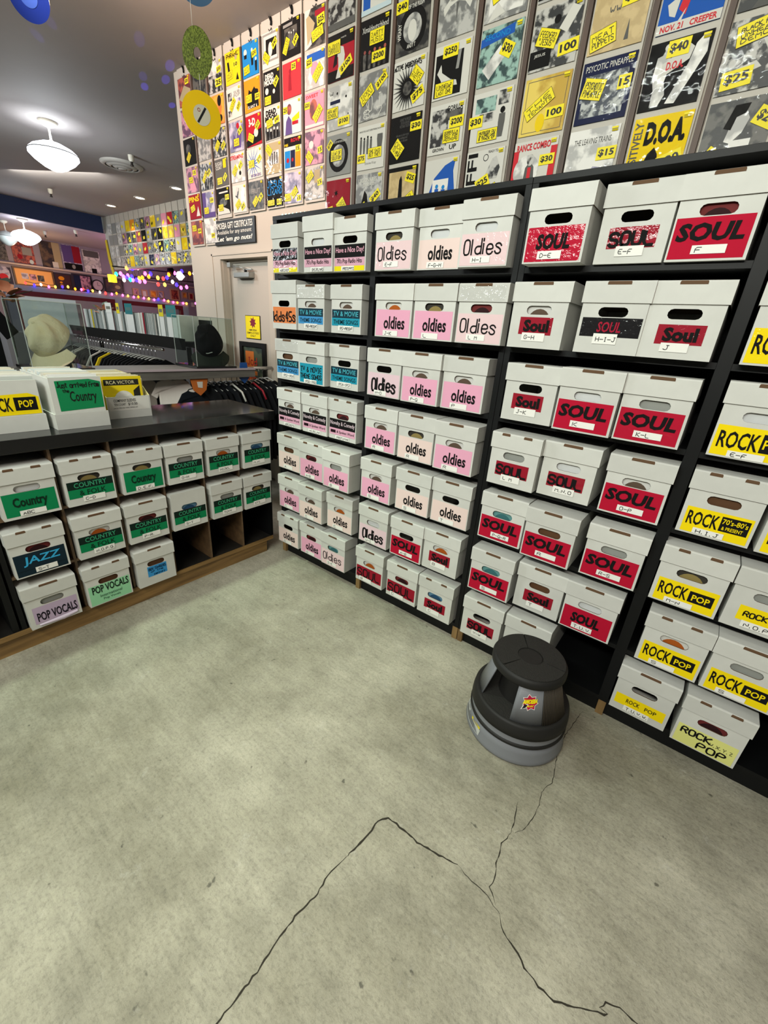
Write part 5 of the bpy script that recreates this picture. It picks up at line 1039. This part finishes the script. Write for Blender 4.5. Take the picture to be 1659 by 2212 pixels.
# ------------------------------------------------------------ shirts
SH = [(-.09, .0), (-.05, -.02), (0, -.03), (.05, -.02), (.09, 0), (.20, -.05), (.30, -.22), (.23, -.27), (.20, -.21), (.20, -.66), (-.20, -.66), (-.20, -.21), (-.23, -.27), (-.30, -.22), (-.20, -.05)]
HC = {'white': mat('white_hanger', 'cfcfc8', .4), 'red': mat('red_trim', 'a02030', .5), 'clear': mat('clear_hanger', 'b9bcba', .25), 'black': BLK}
def shirt(x, y, z, ang, col, label, group, hang='clear', sc=1.0, hlabel=None, trim=None, drop=.09):
    m = mat('cloth_' + col, col, .9, spec=.1, bump=.3, bscale=14)
    pts = [(u * sc, v * sc) for u, v in SH]; b = MB(); b.prism(pts, -.010, .010, m, 'y'); o = b.build('shirt', None, (x, y, z - drop), ang, bev=.006); tag(o, label, 'shirt', group)
    if trim:
        b = MB(); b.tube([(.05, -.012, -.018), (.09, -.012, .003), (.2, -.013, -.048), (.24, -.013, -.115)], .008, HC[trim], 6); b.build('shoulder_trim', o)
    b = MB(); kd = drop / .09; b.tube([(0, 0, -.075*kd), (0, 0, -.018*kd), (.016, 0, -.006*kd), (.014, 0, .012*kd), (0, 0, .016*kd), (-.012, 0, .012*kd)], .0022, CHROME, 6)
    h = b.build('clothes_hanger', None, (x, y, z), ang); tag(h, hlabel or ('hanger of the ' + label.replace(' at the left edge of the photo', '').replace(' in front of the door', ' by the door')), 'hanger', group.replace('shirts', 'hangers'))
    b = MB(); b.tube([(-.17*sc, 0, -.038 - drop), (-.03, 0, .008 - drop), (0, 0, .014 - drop), (.03, 0, .008 - drop), (.17*sc, 0, -.038 - drop)], .005, HC[hang], 6); b.build('shoulder_bar', h)
rn = random.Random(8); G1 = 'shirts on the rail in front of the door'; COLS = ['131416', '17181b', '101114', '1a1c20']
NUMS = ['first','second','third','fourth','fifth','sixth','seventh','eighth','ninth','tenth','eleventh','twelfth','thirteenth','fourteenth']
for i in range(13):
    y = .13 + i * .052
    if i == 8: lab, tr, hg = 'black shirt with red shoulder trim on the rail by the door', 'red', 'clear'
    elif i == 4: lab, tr, hg = 'black shirt with a pale shoulder edge on the rail by the door', 'white', 'white'
    else: lab, tr, hg = 'plain black shirt on the rail in front of the door', None, 'clear'
    shirt(-1.08 + rn.uniform(-.01, .01), y, 1.09 if y < .69 else 1.105, rn.uniform(-.03, .03) + .1, COLS[i % 4], lab, G1, hg, 1.0, None, tr)
shirt(-1.02, -.13, 1.10, 1.40, 'f2ebe4', 'white short sleeved shirt hanging under the grey board', 'shirts under the grey board', 'clear', .52, drop=.04)
shirt(-.99, .0, 1.06, 1.4, '1a1d22', 'dark vest on a wire hanger beside the white shirt', 'shirts under the grey board', 'black', .42)
shirt(-1.14, -.30, 1.09, 1.5, 'bdb6ad', 'off white sleeve of a shirt behind the white shirt', 'shirts under the grey board', 'clear', .45, drop=.04)
b = MB(); b.prism([(-.03, 0), (.03, 0), (.045, -.12), (0, -.16), (-.045, -.12)], 0, .006, mat('blue_plastic', '1c4f96', .35), 'x'); o = b.build('hang_tag', None, (-.95, .42, 1.17)); tag(o, 'blue plastic hang tag dangling at the end of the grey board', 'hang tag')
b = MB(); b.prism([(-.07, 0), (.07, 0), (.05, -.09), (0, -.13), (-.05, -.09)], 0, .006, mat('orange_card', 'c46a2c', .6), 'x'); b.prism([(-.02, -.03), (.025, -.03), (.02, -.075), (-.015, -.07)], .0062, .0072, mat('white_card', 'd8d4cc', .6), 'x'); o = b.build('size_divider', None, (-.93, .02, 1.07)); tag(o, 'orange guitar pick shaped size divider under the grey board', 'size divider')

# ------------------------------------------------------------ second rack with record tray, further back
t = thing('clothing_rack', 'dark clothing rack carrying a black tray of sleeved records, behind the cap cases', 'clothing rack', (-2.2, .22, 0))
b = MB(); b.box(-1.3, -.10, 1.285, .95, .14, 1.295, BLK); b.prism([(-.13, 1.235), (-.10, 1.235), (-.10, 1.315), (-.15, 1.322)], -1.3, .95, BLK, 'x'); b.box(-1.3, .13, 1.235, .95, .14, 1.46, BLK); b.build('record_tray', t)
b = MB(); b.tube([(-1.28, -.12, 1.215), (.62, -.12, 1.215)], .012, CHROME, 10); b.build('rail', t)
for x in (-1.26, .6): b = MB(); b.box(x - .015, .1, 0, x + .015, .128, 1.2348, BLK); b.build('post', t)
for x in (-.45,): b = MB(); b.tube([(x, -.12, 1.215), (x, -.05, 1.24)], .014, CHROME, 8); b.build('bracket', t)
rn = random.Random(12); CL2 = ['101114', '15171a', '0e0f11', '1b1b1d', '101216']
for i in range(26):
    x = -3.42 + i * .068; col = CL2[i % 5]; lab = 'black shirt on the far rack under the record tray'
    if i in (4, 5, 11): col = 'b8b4ac'; lab = ['left white shirt of a pair', 'right white shirt of a pair', '', '', '', '', 'lone white shirt'][i - 4 if i < 6 else 6] + ' on the far rack under the record tray'
    if i == 14: col = 'c8b020'; lab = lab.replace('black', 'yellow')
    shirt(x, .10, 1.215, math.pi/2 + rn.uniform(-.03, .03) + .12, col, lab, 'shirts on the far rack', 'clear', .9, 'wire hanger of ' + lab.replace(' under the record tray', ''))
GT = 'sleeved records in the far tray'
TC = ['a5aba9', 'bcc2c0', '8d9694', 'ccd0cc', '838a88', 'b0aea8', 'd6dad6', '9ba2a0']; x = -3.25; k = 0
while x < -1.36:
    c = rn.choice(TC); nm = 'grey'
    if k == 6: c, nm = 'b5a51c', 'yellow'
    elif k == 23: c, nm = '8a5a62', 'dusty pink'
    elif k == 44: c, nm = '8e1f30', 'red'
    elif k in (27, 33): c, nm = '2c4a48', ('left dark teal' if k == 27 else 'right dark teal')
    elif k % 7 == 3: c, nm = '4a504e', 'dark grey'
    w = rn.uniform(.014, .024); hh = .185 + rn.uniform(-.006, .006)
    b = MB(); b.box(0, -.09, 0, w * .8, .09, hh, mat('sleeved_' + c, c, .22, spec=.6, coat=.6)); o = b.build('sleeved_record', None, (x, .23, 1.2955)); o.rotation_euler = (rn.uniform(-.03, .03) * 0, 0, .18)
    tag(o, '%s plastic sleeved record standing in the far tray' % nm, 'record sleeve', GT); x += w + .010; k += 1
for x, w, c, nm in ((-2.62, .13, 'c8ccc8', 'white'), (-2.42, .06, 'd0c22a', 'small yellow'), (-2.2, .14, '2a6a70', 'teal'), (-1.62, .07, 'c8bc2a', 'narrow yellow'), (-1.46, .15, '2f7276', 'wide teal')):
    b = MB(); b.box(-w/2, -.001, 0, w/2, .001, .085, ink(c)); o = b.build('divider_card', None, (x, .14, 1.465)); tag(o, nm + ' divider card standing up from the record tray', 'divider card', 'divider cards in the record tray')
    b = MB(); b.box(-w/2, .0012, .05 - .23, w/2, .002, .07, ink('c4c8c6')); b.build('card_back', o)
    Sheet_ = Sheet((-w/2, -.0012, 0), (1, 0, 0), (0, 0, 1), (0, -1, 0)); b = MB(); Sheet_.rect(b, w*.15, .03, w*.85, .055, 0, ink('4a6a6a' if 'teal' in nm else '6a6a60')); b.build('print_band', o, fix=False)

# ------------------------------------------------------------ acrylic cap cases
def case(x0, y0, x1, y1, z, h, label):
    t = thing('display_case', label, 'display case', ((x0 + x1)/2, (y0 + y1)/2, z)); a, c = (x1 - x0)/2, (y1 - y0)/2
    b = MB(); b.box(-a - .01, -c - .01, .0005, a + .01, c + .01, .018, BLKM); b.build('base', t, bev=.002)
    P = 0.0025
    for q in ((a - P, -c, a, c), (-a, -c, -a + P, c), (-a + P, -c, a - P, -c + P), (-a + P, c - P, a - P, c)):
        b = MB(); b.box(q[0], q[1], .0185, q[2], q[3], h, ACRYL); b.build('pane', t)
    b = MB(); b.box(-a, -c, h + .0003, a, c, h + .003, ACRYL); b.build('pane', t)
    ed = mat('acrylic_edge', 'aab4ae', .2, spec=.6); b = MB()
    for sx in (-1, 1):
        for sy in (-1, 1): b.box(sx*a - .0016, sy*c - .0016, .0185, sx*a + .0016, sy*c + .0016, h, ed)
        b.box(sx*a - .0014, -c, h + .0005, sx*a + .0014, c, h + .0036, ed); b.box(-a, sx*c - .0014, h + .0005, a, sx*c + .0014, h + .0036, ed)
    b.build('edges', t)
case(-1.2, -.95, -.93, -.655, 1.1285, .365, 'clear acrylic case holding a beige cap, on the grey board')
case(-1.22, .02, -.93, .33, 1.1285, .35, 'clear acrylic case holding a black cap, on the grey board')
def cap(loc, rot, m, mb_, label, R=.105, badge=None):
    t = thing('baseball_cap', label, 'cap', loc); t.rotation_euler = rot
    b = MB(); n_ = 40; rings = 14; vs = []; fs = []
    for j in range(rings + 1):
        e = (math.pi/2) * j / rings
        for i in range(n_):
            a = 2*math.pi*i/n_; rr = R * (1.0 + .10 * math.cos(a)**2); hgt = R * 1.12
            fold = .013 * math.sin(2*a + 1.2) * math.sin(2*e) + .007 * math.sin(5*a - 6*e) * math.sin(e*2)
            x = (rr * math.cos(e)**.8 + fold) * math.cos(a); y = (rr*.92 * math.cos(e)**.8 + fold) * math.sin(a); z = hgt * math.sin(e) + .004 * math.sin(5*a) * math.sin(2*e)
            vs.append((x, y, z))
    for j in range(rings):
        for i in range(n_): fs.append((j*n_+i, j*n_+(i+1) % n_, (j+1)*n_+(i+1) % n_, (j+1)*n_+i))
    b.add(vs, fs, m, True); b.build('crown', t)
    vs = []; fs = []; nu, nv = 18, 8
    for s_ in (0, 1):
        for iu in range(nu + 1):
            a = math.radians(-62 + 124 * iu / nu)
            for iv in range(nv + 1):
                f = iv / nv; r = R * (1.06 + .0) + f * .10 * (math.cos(a * 1.15) ** .6)
                x = r * math.cos(a); y = r * .92 * math.sin(a); vs.append((x, y, .004 - .9 * y * y * 2.2 - .012 * f - .003 * s_))
    K = (nu + 1) * (nv + 1)
    for s_ in (0, 1):
        for iu in range(nu):
            for iv in range(nv): q = s_*K + iu*(nv+1) + iv; fs.append((q, q+1, q+nv+2, q+nv+1))
    for iu in range(nu): q = iu*(nv+1) + nv; fs.append((q, q+nv+1, K+q+nv+1, K+q))
    b = MB(); b.add(vs, fs, mb_, True); b.build('brim', t)
    b = MB(); b.lathe([(.009, R*1.11), (.008, R*1.16), (0, R*1.175)], m, n=14); b.build('button', t)
    if badge:
        b = MB(); q = [Vector((R*1.115 * math.cos(a), R*1.03 * math.sin(a), .055 + .007 * math.sin(a*9))) for a in [-.2 + .05*i for i in range(9)]]; b.tube(q, .0032, badge, 6); b.build('badge', t)
    return t
BEI = mat('beige_cotton', 'c8bc9e', .95, spec=.1, bump=.35, bscale=60); BKC = mat('black_cotton', '0b0b0c', .9, spec=.1)
cap((-1.085, -.79, 1.288), (math.radians(10), math.radians(44), math.radians(-48)), BEI, BEI, 'beige cotton baseball cap propped up in the left acrylic case', .116)
cap((-1.08, .215, 1.30), (math.radians(4), math.radians(52), math.radians(-30)), BKC, mat('dark_green_cotton', '141a10', .9), 'black baseball cap propped up in the right acrylic case', .112, mat('white_stitch', 'b8b8b4', .6))
b = MB(); b.lathe([(.06, 0), (.055, .05), (.03, .09), (0, .1)], BLK, n=20); o = b.build('cap_stand', None, (-1.10, -.77, 1.147)); tag(o, 'dark cap stand behind the beige cap in the left case', 'cap stand')
b = MB(); b.lathe([(.05, 0), (.045, .05), (.03, .09), (0, .1)], BLK, n=20); o = b.build('cap_stand', None, (-1.12, .185, 1.147)); tag(o, 'dark cap stand under the black cap in the right case', 'cap stand')
shirt(-1.55, -1.13, 1.62, 1.5, '0d0e10', 'long black garment at the left edge of the photo behind the beige cap case', 'shirts at the left edge', 'black', 1.0)
# artificial flowers
def rose(loc, label, sc=1.0, dark=False):
    t = thing('artificial_rose', label, 'artificial flower', loc); PM_ = mat('peach_petal', 'd49a7c', .7); GMt = mat('leaf_dark', '26301c', .7) if dark else mat('leaf_green', '3c5a26', .6)
    b = MB()
    for k in range(9):
        a = k * 2.4; r = .012 + .004 * k; M = Matrix.Rotation(a, 4, 'Z') @ Matrix.Rotation(.5 + .08 * k, 4, 'Y')
        pts = []
        for i in range(5):
            for j in range(5): u = (i/4 - .5) * .055 * sc; v = j/4 * .05 * sc; pts.append(M @ Vector((r*sc + .18 * (v**2) / .05 + u*u*6, u * (1 - .3 * (j/4 - .5)**2 * 4), v)))
        b.add(pts, [(i*5+j, i*5+j+1, (i+1)*5+j+1, (i+1)*5+j) for i in range(4) for j in range(4)], PM_, True)
    b.build('petals', t, fix=False); b = MB(); b.tube([(0, 0, 0), (.004, .004, -.12 * sc), (0, .0, -.26 * sc)], .004, GMt, 6); b.build('stem', t)
    for k, (a, dz) in enumerate(((2.6, .02), (3.6, -.02), (1.2, -.06))):
        b = MB(); d = Vector((math.cos(a), math.sin(a), .35)).normalized(); s_ = Vector((-d.y, d.x, 0)).normalized(); o_ = Vector((0, 0, dz)); L_ = .11 * sc
        b.prism([(0, 0), (L_*.3, .022*sc), (L_*.7, .02*sc), (L_, 0), (L_*.7, -.02*sc), (L_*.3, -.022*sc)], -.0012, .0012, GMt, 'z')
        lf = b.build('leaf', t); M = Matrix((d, s_, d.cross(s_))).transposed().to_4x4(); M.translation = o_; lf.matrix_local = M
rose((-2.86, .2, 1.5), 'peach artificial rose with green leaf standing behind the sleeved records', 1.3)
rose((-2.2, -.72, 1.57), 'dark leaved peach artificial flower at the left edge of the photo', 1.8, True)

# ------------------------------------------------------------ service counter and far corner
LAV = mat('lavender_trim', '8e8c9c', .5); MAR = mat('maroon_trim', '5c1420', .5)
t = thing('service_partition', 'long grey and maroon framed service partition across the far room', 'partition', (-7.0, 1.9, 0))
b = MB(); b.box(-.05, -1.5, 1.70, .05, 1.42, 1.775, LAV); b.build('top_rail', t)
for y in (-1.45, .1, 1.36): b = MB(); b.box(-.05, y - .06, 0, .05, y + .06, 1.70, LAV); b.build('post', t)
for a, c in ((-1.39, .04), (.16, 1.30)):
    b = MB(); b.box(-.03, a, 1.63, .055, c, 1.699, MAR); b.box(-.03, a, 1.05, .055, a + .05, 1.63, MAR); b.box(-.03, c - .05, 1.05, .055, c, 1.63, MAR); fr = b.build('window_frame', t)
    b = MB(); b.box(-.012, a + .05, 1.05, -.006, c - .05, 1.63, ACRYL); b.build('pane', fr)
b = MB(); b.box(-.045, -1.39, 0, .045, .04, 1.05, mat('grey_front', '7d7c80', .6)); b.build('front_panel', t); b = MB(); b.box(-.045, .16, 0, .045, 1.3, 1.05, mat('grey_front', '7d7c80', .6)); b.build('front_panel', t)
b = MB(); b.box(-.015, -.31, 0, .015, .31, .42, mat('white_board', 'c2c8c8', .5)); o = b.build('display_board', None, (-5.2, .42, 1.17)); tag(o, 'plain white display board behind the beige cap case', 'board')
b = MB(); b.box(-.3, -.6, 0, .3, .6, 1.17, mat('grey_front', '7d7c80', .6)); o = b.build('display_plinth', None, (-5.2, .42, 0)); tag(o, 'grey plinth under the white display board', 'plinth')
# posters along the far left wall
def poster(y0, z0, y1, z1, base, label, art=(), frame=None, name='poster', cat='poster', X=-12.298):
    t = thing(name, label, cat, (X, (y0 + y1)/2, z0), math.pi/2, None); w = y1 - y0; h = z1 - z0
    b = MB(); b.box(-w/2, -.012, 0, w/2, 0, h, CC(base) if isinstance(base, str) else base); pr_ = b.build('print', t, fix=False)
    if frame:
        b = MB(); f = .035; 
        for q in ((-w/2 - f, -f, w/2 + f, 0), (-w/2 - f, h, w/2 + f, h + f), (-w/2 - f, 0, -w/2, h), (w/2, 0, w/2 + f, h)): b.box(q[0], -.03, q[1], q[2], 0, q[3], frame)
        b.build('frame', t)
    if art:
        sh = Sheet((-w/2, -.013, 0), (1, 0, 0), (0, 0, 1), (0, -1, 0)); b = MB(); d = .001
        for e in art:
            if e[0] == 'r': sh.rect(b, e[1]*w, e[2]*h, e[3]*w, e[4]*h, d, CC(e[5]))
            elif e[0] == 'c': sh.poly(b, [(x*w, y*h) for x, y in ngon(e[1], e[2], e[3], 18, e[5] if len(e) > 5 else None)], d, CC(e[4]))
            elif e[0] == 'p': sh.poly(b, [(x*w, y*h) for x, y in e[1]], d, CC(e[2]))
            d += .001
        b.build('artwork', pr_, fix=False)
    return t
BF = mat('black_frame', '121212', .4)
poster(1.62, 2.47, 1.84, 3.03, 'pd', 'dark poster cut off at the left photo edge on the far wall')
poster(1.95, 2.45, 2.38, 2.93, 'pr', 'rust red and white poster on the far wall, left of the brown one', [('r', .45, .4, .9, .75, 'G'), ('c', .3, .3, .12, 'D'), ('c', .8, .12, .1, 'S')])
poster(2.52, 2.43, 2.95, 3.02, photo('print_brown_dark', '1c1814', '5f4c34', 6), 'dark brown poster on the far wall with an olive half', [('r', .62, 0, 1, 1, 'M'), ('r', .5, 0, .78, .26, 'W')])
poster(2.98, 2.46, 3.42, 3.02, 'pl', 'blue and red poster on the far wall with a dark lower band', [('r', .04, .3, .55, .98, 'V'), ('r', .55, .3, .96, .98, 'D'), ('r', .04, 0, .96, .26, 'K'), ('c', .5, .13, .09, 'G')])
poster(3.46, 2.45, 3.86, 2.98, 'pw', 'silvery poster on the far wall nearest the corner', [('r', .05, .7, .95, .98, 'g'), ('r', .4, 0, .7, .2, 'K'), ('p', [(.1, .3), (.5, .6), (.9, .5), (.5, .4)], 'W')])
b = MB(); b.box(-12.299, 1.2, 2.395, -12.15, 6.9, 2.43, mat('pale_ledge', 'b4a49c', .6)); o = b.build('wall_shelf', None); tag(o, 'long pale ledge running under the far wall posters', 'ledge')
poster(1.55, 1.93, 1.83, 2.32, mat('space_print', '1a1230', .6), 'dark purple poster with a round red and grey ball, at the left photo edge', [('c', .5, .66, .4, 'pl'), ('c', .42, .46, .3, 'r', .18)])
poster(1.90, 1.99, 2.66, 2.33, mat('amber_lit_mat', 'e8a860', .6), 'long amber lit framed triptych of three dark photos', [('r', .16, .36, .34, .74, 'pl'), ('r', .37, .34, .55, .72, 'pp'), ('r', .58, .3, .76, .7, 'pd')], mat('oak_frame', '5a4028', .5), 'framed_photos', 'framed photos')  # amber light on the mat board is painted into its colour
poster(2.74, 1.98, 3.07, 2.31, mat('dark_maroon_print', '3a1818', .6), 'dark maroon poster with pale orange blobs, right of the amber frame', [('c', .36, .74, .2, 'O', .14), ('c', .3, .44, .1, 'O', .07), ('c', .3, .24, .12, 'O', .08)], BF)
poster(3.14, 2.0, 3.53, 2.34, 'pp', 'dark mauve framed poster left of the round clock', [('r', 0, 0, .4, 1, 'N')], BF)
poster(3.90, 2.05, 4.34, 2.34, photo('print_dim_brown', '1a1212', '4a2c20', 8), 'dim brown framed picture right of the round clock', [('c', .7, .4, .16, 'M')], BF)
for i, (y, z, w, h, c) in enumerate(((4.68, 2.04, .1, .12, 'pp'), (4.93, 2.0, .1, .15, 'W'), (5.19, 2.02, .15, .15, 'pv'), (5.41, 2.0, .12, .17, 'pl'), (5.86, 2.02, .22, .25, 'pr'), (6.18, 2.1, .1, .12, 'pv'), (6.4, 2.08, .1, .14, 'D'))):
    poster(y - w/2, z, y + w/2, z + h, c, ['small mauve picture', 'small white framed picture', 'small orange picture', 'small lilac picture', 'larger rust red picture', 'tiny orange picture', 'tiny dark red picture'][i] + ' low on the far wall under the string lights', [], mat('pale_frame', 'b08a70', .5), 'small_picture', 'picture')
for y0, z0, y1, z1, lab in ((6.1, 1.84, 6.18, 1.99, 'small white paper notice low on the far wall'), (6.38, 1.85, 6.49, 1.98, 'white paper notice beside the door wall edge')): poster(y0, z0, y1, z1, 'W', lab, [], None, 'paper_notice', 'notice')
t = thing('wall_clock', 'round black rimmed wall clock with a pale face', 'clock', (-12.2, 3.66, 2.145), math.pi/2)
MY = Matrix.Rotation(math.pi/2, 4, 'X')
b = MB(); b.lathe([(.14, 0), (.145, .02), (.13, .035), (.12, .02)], BLK, n=36, M=MY); b.build('rim', t); b = MB(); b.lathe([(.125, .012), (0, .012)], mat('clock_face', 'b8a4a8', .5), n=36, M=MY); b.build('face', t)
b = MB(); b.box(-.003, -.018, 0, .003, -.015, .08, BLK); b.box(0, -.018, -.003, .06, -.015, .003, BLK); b.build('hands', t)
# string lights
BC = {'y': ('ffb030', 9), 'b': ('2418ff', 12), 'w': ('ffe6d8', 6), 'g': ('18e0a0', 6), 'p': ('ff50c0', 7), 'o': ('ff7a14', 8), 'r': ('ff2c28', 6)}
def string(X, pts, label, r, wire=True):
    t = thing('string_lights', label, 'string lights', (X, pts[0][0], pts[0][1])); o0 = Vector((X, pts[0][0], pts[0][1]))
    ps = [Vector((X + .01, y, z + r * 1.6)) - o0 for y, z, c in sorted(pts)]; b = MB(); b.tube(ps, .004, BLK, 5); b.build('wire', t)
    for y, z, c in pts:
        h, s = BC[c]; b = MB(); p_ = Vector((X, y, z)) - o0
        b.lathe([(0, -r*1.25), (r*.7, -r*.8), (r, 0), (r*.75, r*.8), (r*.35, r*1.3)], mat('bulb_' + c, h, .3, emit=h, estr=float(s)), c=p_, n=12); b.build('bulb', t)
C1 = [(2.94, 2.37, 'y'), (3.05, 2.38, 'b'), (3.17, 2.41, 'w'), (3.51, 2.48, 'b'), (2.71, 2.23, 'g'), (2.8, 2.25, 'p'), (2.85, 2.2, 'p'), (2.85, 2.14, 'w'), (2.92, 2.2, 'b'), (2.94, 2.23, 'p'), (3.02, 2.22, 'b'), (2.98, 2.16, 'g'), (3.03, 2.16, 'p'), (3.11, 2.17, 'b'), (3.17, 2.21, 'o'), (3.17, 2.15, 'p'), (3.24, 2.23, 'o'), (3.31, 2.32, 'p'), (3.28, 2.16, 'p'), (3.38, 2.27, 'o'), (3.43, 2.33, 'b'), (3.58, 2.27, 'y'), (3.7, 2.27, 'r'), (3.79, 2.3, 'b'), (3.84, 2.37, 'o'), (3.98, 2.42, 'p'), (4.16, 2.48, 'b'), (4.35, 2.46, 'o'), (4.46, 2.47, 'w'), (3.91, 2.23, 'w'), (4.0, 2.18, 'b'), (3.72, 2.15, 'y'), (3.57, 2.14, 'r'), (4.1, 2.13, 'p'), (4.24, 2.16, 'p')]
string(-8.6, C1[:18], 'cluster of coloured bulbs strung under the far wall records, left half', .034)
string(-8.6, C1[18:], 'cluster of coloured bulbs strung under the far wall records, right half', .034)
C2 = [(1.8, 1.78), (1.9, 1.78), (1.98, 1.8), (2.08, 1.78), (2.17, 1.78), (2.27, 1.77), (2.35, 1.78), (2.45, 1.77), (2.54, 1.77), (2.64, 1.76), (2.72, 1.78), (2.83, 1.77), (2.91, 1.76), (3.01, 1.75), (3.09, 1.75), (3.21, 1.75), (3.28, 1.75), (3.47, 1.77)]
string(-6.93, [(y, z, 'r' if i == 0 else ('b' if i == 10 else ('o' if i % 4 == 2 else ('y' if i % 2 == 0 else 'p')))) for i, (y, z) in enumerate(C2)], 'small warm bulbs strung along the right of the partition rail', .017)
C3 = [(0.67, 1.81), (0.78, 1.79), (0.87, 1.81), (0.97, 1.79), (1.06, 1.8), (1.16, 1.81), (1.24, 1.82), (1.34, 1.8), (1.43, 1.8), (1.46, 1.81), (1.53, 1.79), (1.6, 1.8), (1.71, 1.79), (1.8, 1.79), (1.49, 1.93), (1.05, 1.92)]
string(-6.93, [(y, z, 'rbwpybyoprbywr'[i % 14]) for i, (y, z) in enumerate(C3[:14])], 'small coloured bulbs strung along the left of the partition rail', .017)
for (x, y, z, c, lab, rot) in ((-8.6, 2.62, 2.14, 'ffc020', 'glowing yellow box lantern among the string lights', 0), (-8.6, 4.1, 2.38, 'fff0e8', 'glowing white diamond lantern among the string lights', .78)):
    t = thing('lantern', lab, 'lantern', (x, y, z)); b = MB(); b.box(-.06, -.06, -.07, .06, .06, .07, mat('lit_' + c, c, .4, emit=c, estr=3.0)); s_ = b.build('shade', t); s_.rotation_euler = (rot, 0, 0)
for z in (2.5, 2.34): 
    b = MB(); b.tube([(-8.7, 2.7, z - .12), (-8.7, 6.5, z + .05)], .014, BLK, 6); o = b.build('lighting_bar', None); tag(o, 'black overhead bar behind the string lights, %s' % ('upper' if z > 2.4 else 'lower'), 'lighting bar')
t = thing('stage_light', 'dark spotlight on the overhead bar near the door wall', 'spotlight', (-8.65, 3.95, 2.44)); b = MB(); b.lathe([(.05, -.1), (.09, .1), (.0, .12)], BLK, n=16, M=Matrix.Rotation(.9, 4, 'X')); b.build('lamp_housing', t); b = MB(); b.tube([(0, 0, .05), (0, 0, .16)], .012, BLK, 6); b.build('yoke', t)
b = MB(); b.prism([(-9.42, 2.92), (-9.34, 2.93), (-9.30, 2.6), (-9.18, 2.22), (-9.28, 2.2), (-9.40, 2.55)], 2.925, 2.935, mat('yellow_tape', 'c9b01c', .5), 'y'); o = b.build('caution_banner', None); tag(o, 'yellow hanging banner at the end of the far wall of singles', 'banner')
point('string_glow', (-9.6, 3.6, 2.3), 22, (1.0, .42, .62), .15); point('string_glow', (-11.3, 2.2, 2.2), 24, (1.0, .62, .32), .12); point('string_glow', (-11.2, 4.8, 2.1), 20, (.95, .5, .6), .15)
# LED rope on the bookcase top
t = thing('light_rope', 'thin rope of white and green LEDs lying on the bookcase top by the door', 'light rope', (0, .06, 1.995)); ps = [Vector((.0, .012, .006)), Vector((.08, .02, .007)), Vector((.17, .03, .008)), Vector((.26, .045, .009)), Vector((.36, .09, .009))]
b = MB(); b.tube(ps, .004, mat('green_rope', '2f6a50', .4), 6); b.build('rope', t)
for k in range(14):
    f = k / 13 * 4; i = min(int(f), 3); p_ = ps[i].lerp(ps[i+1], f - i) + Vector((0, -.004, .003)); b = MB(); b.lathe([(0, -.006), (.006, 0), (0, .006)], mat('led_white', 'ffffff', .3, emit='b0ffd8', estr=3.5), c=p_, n=8); b.build('bulb', t)
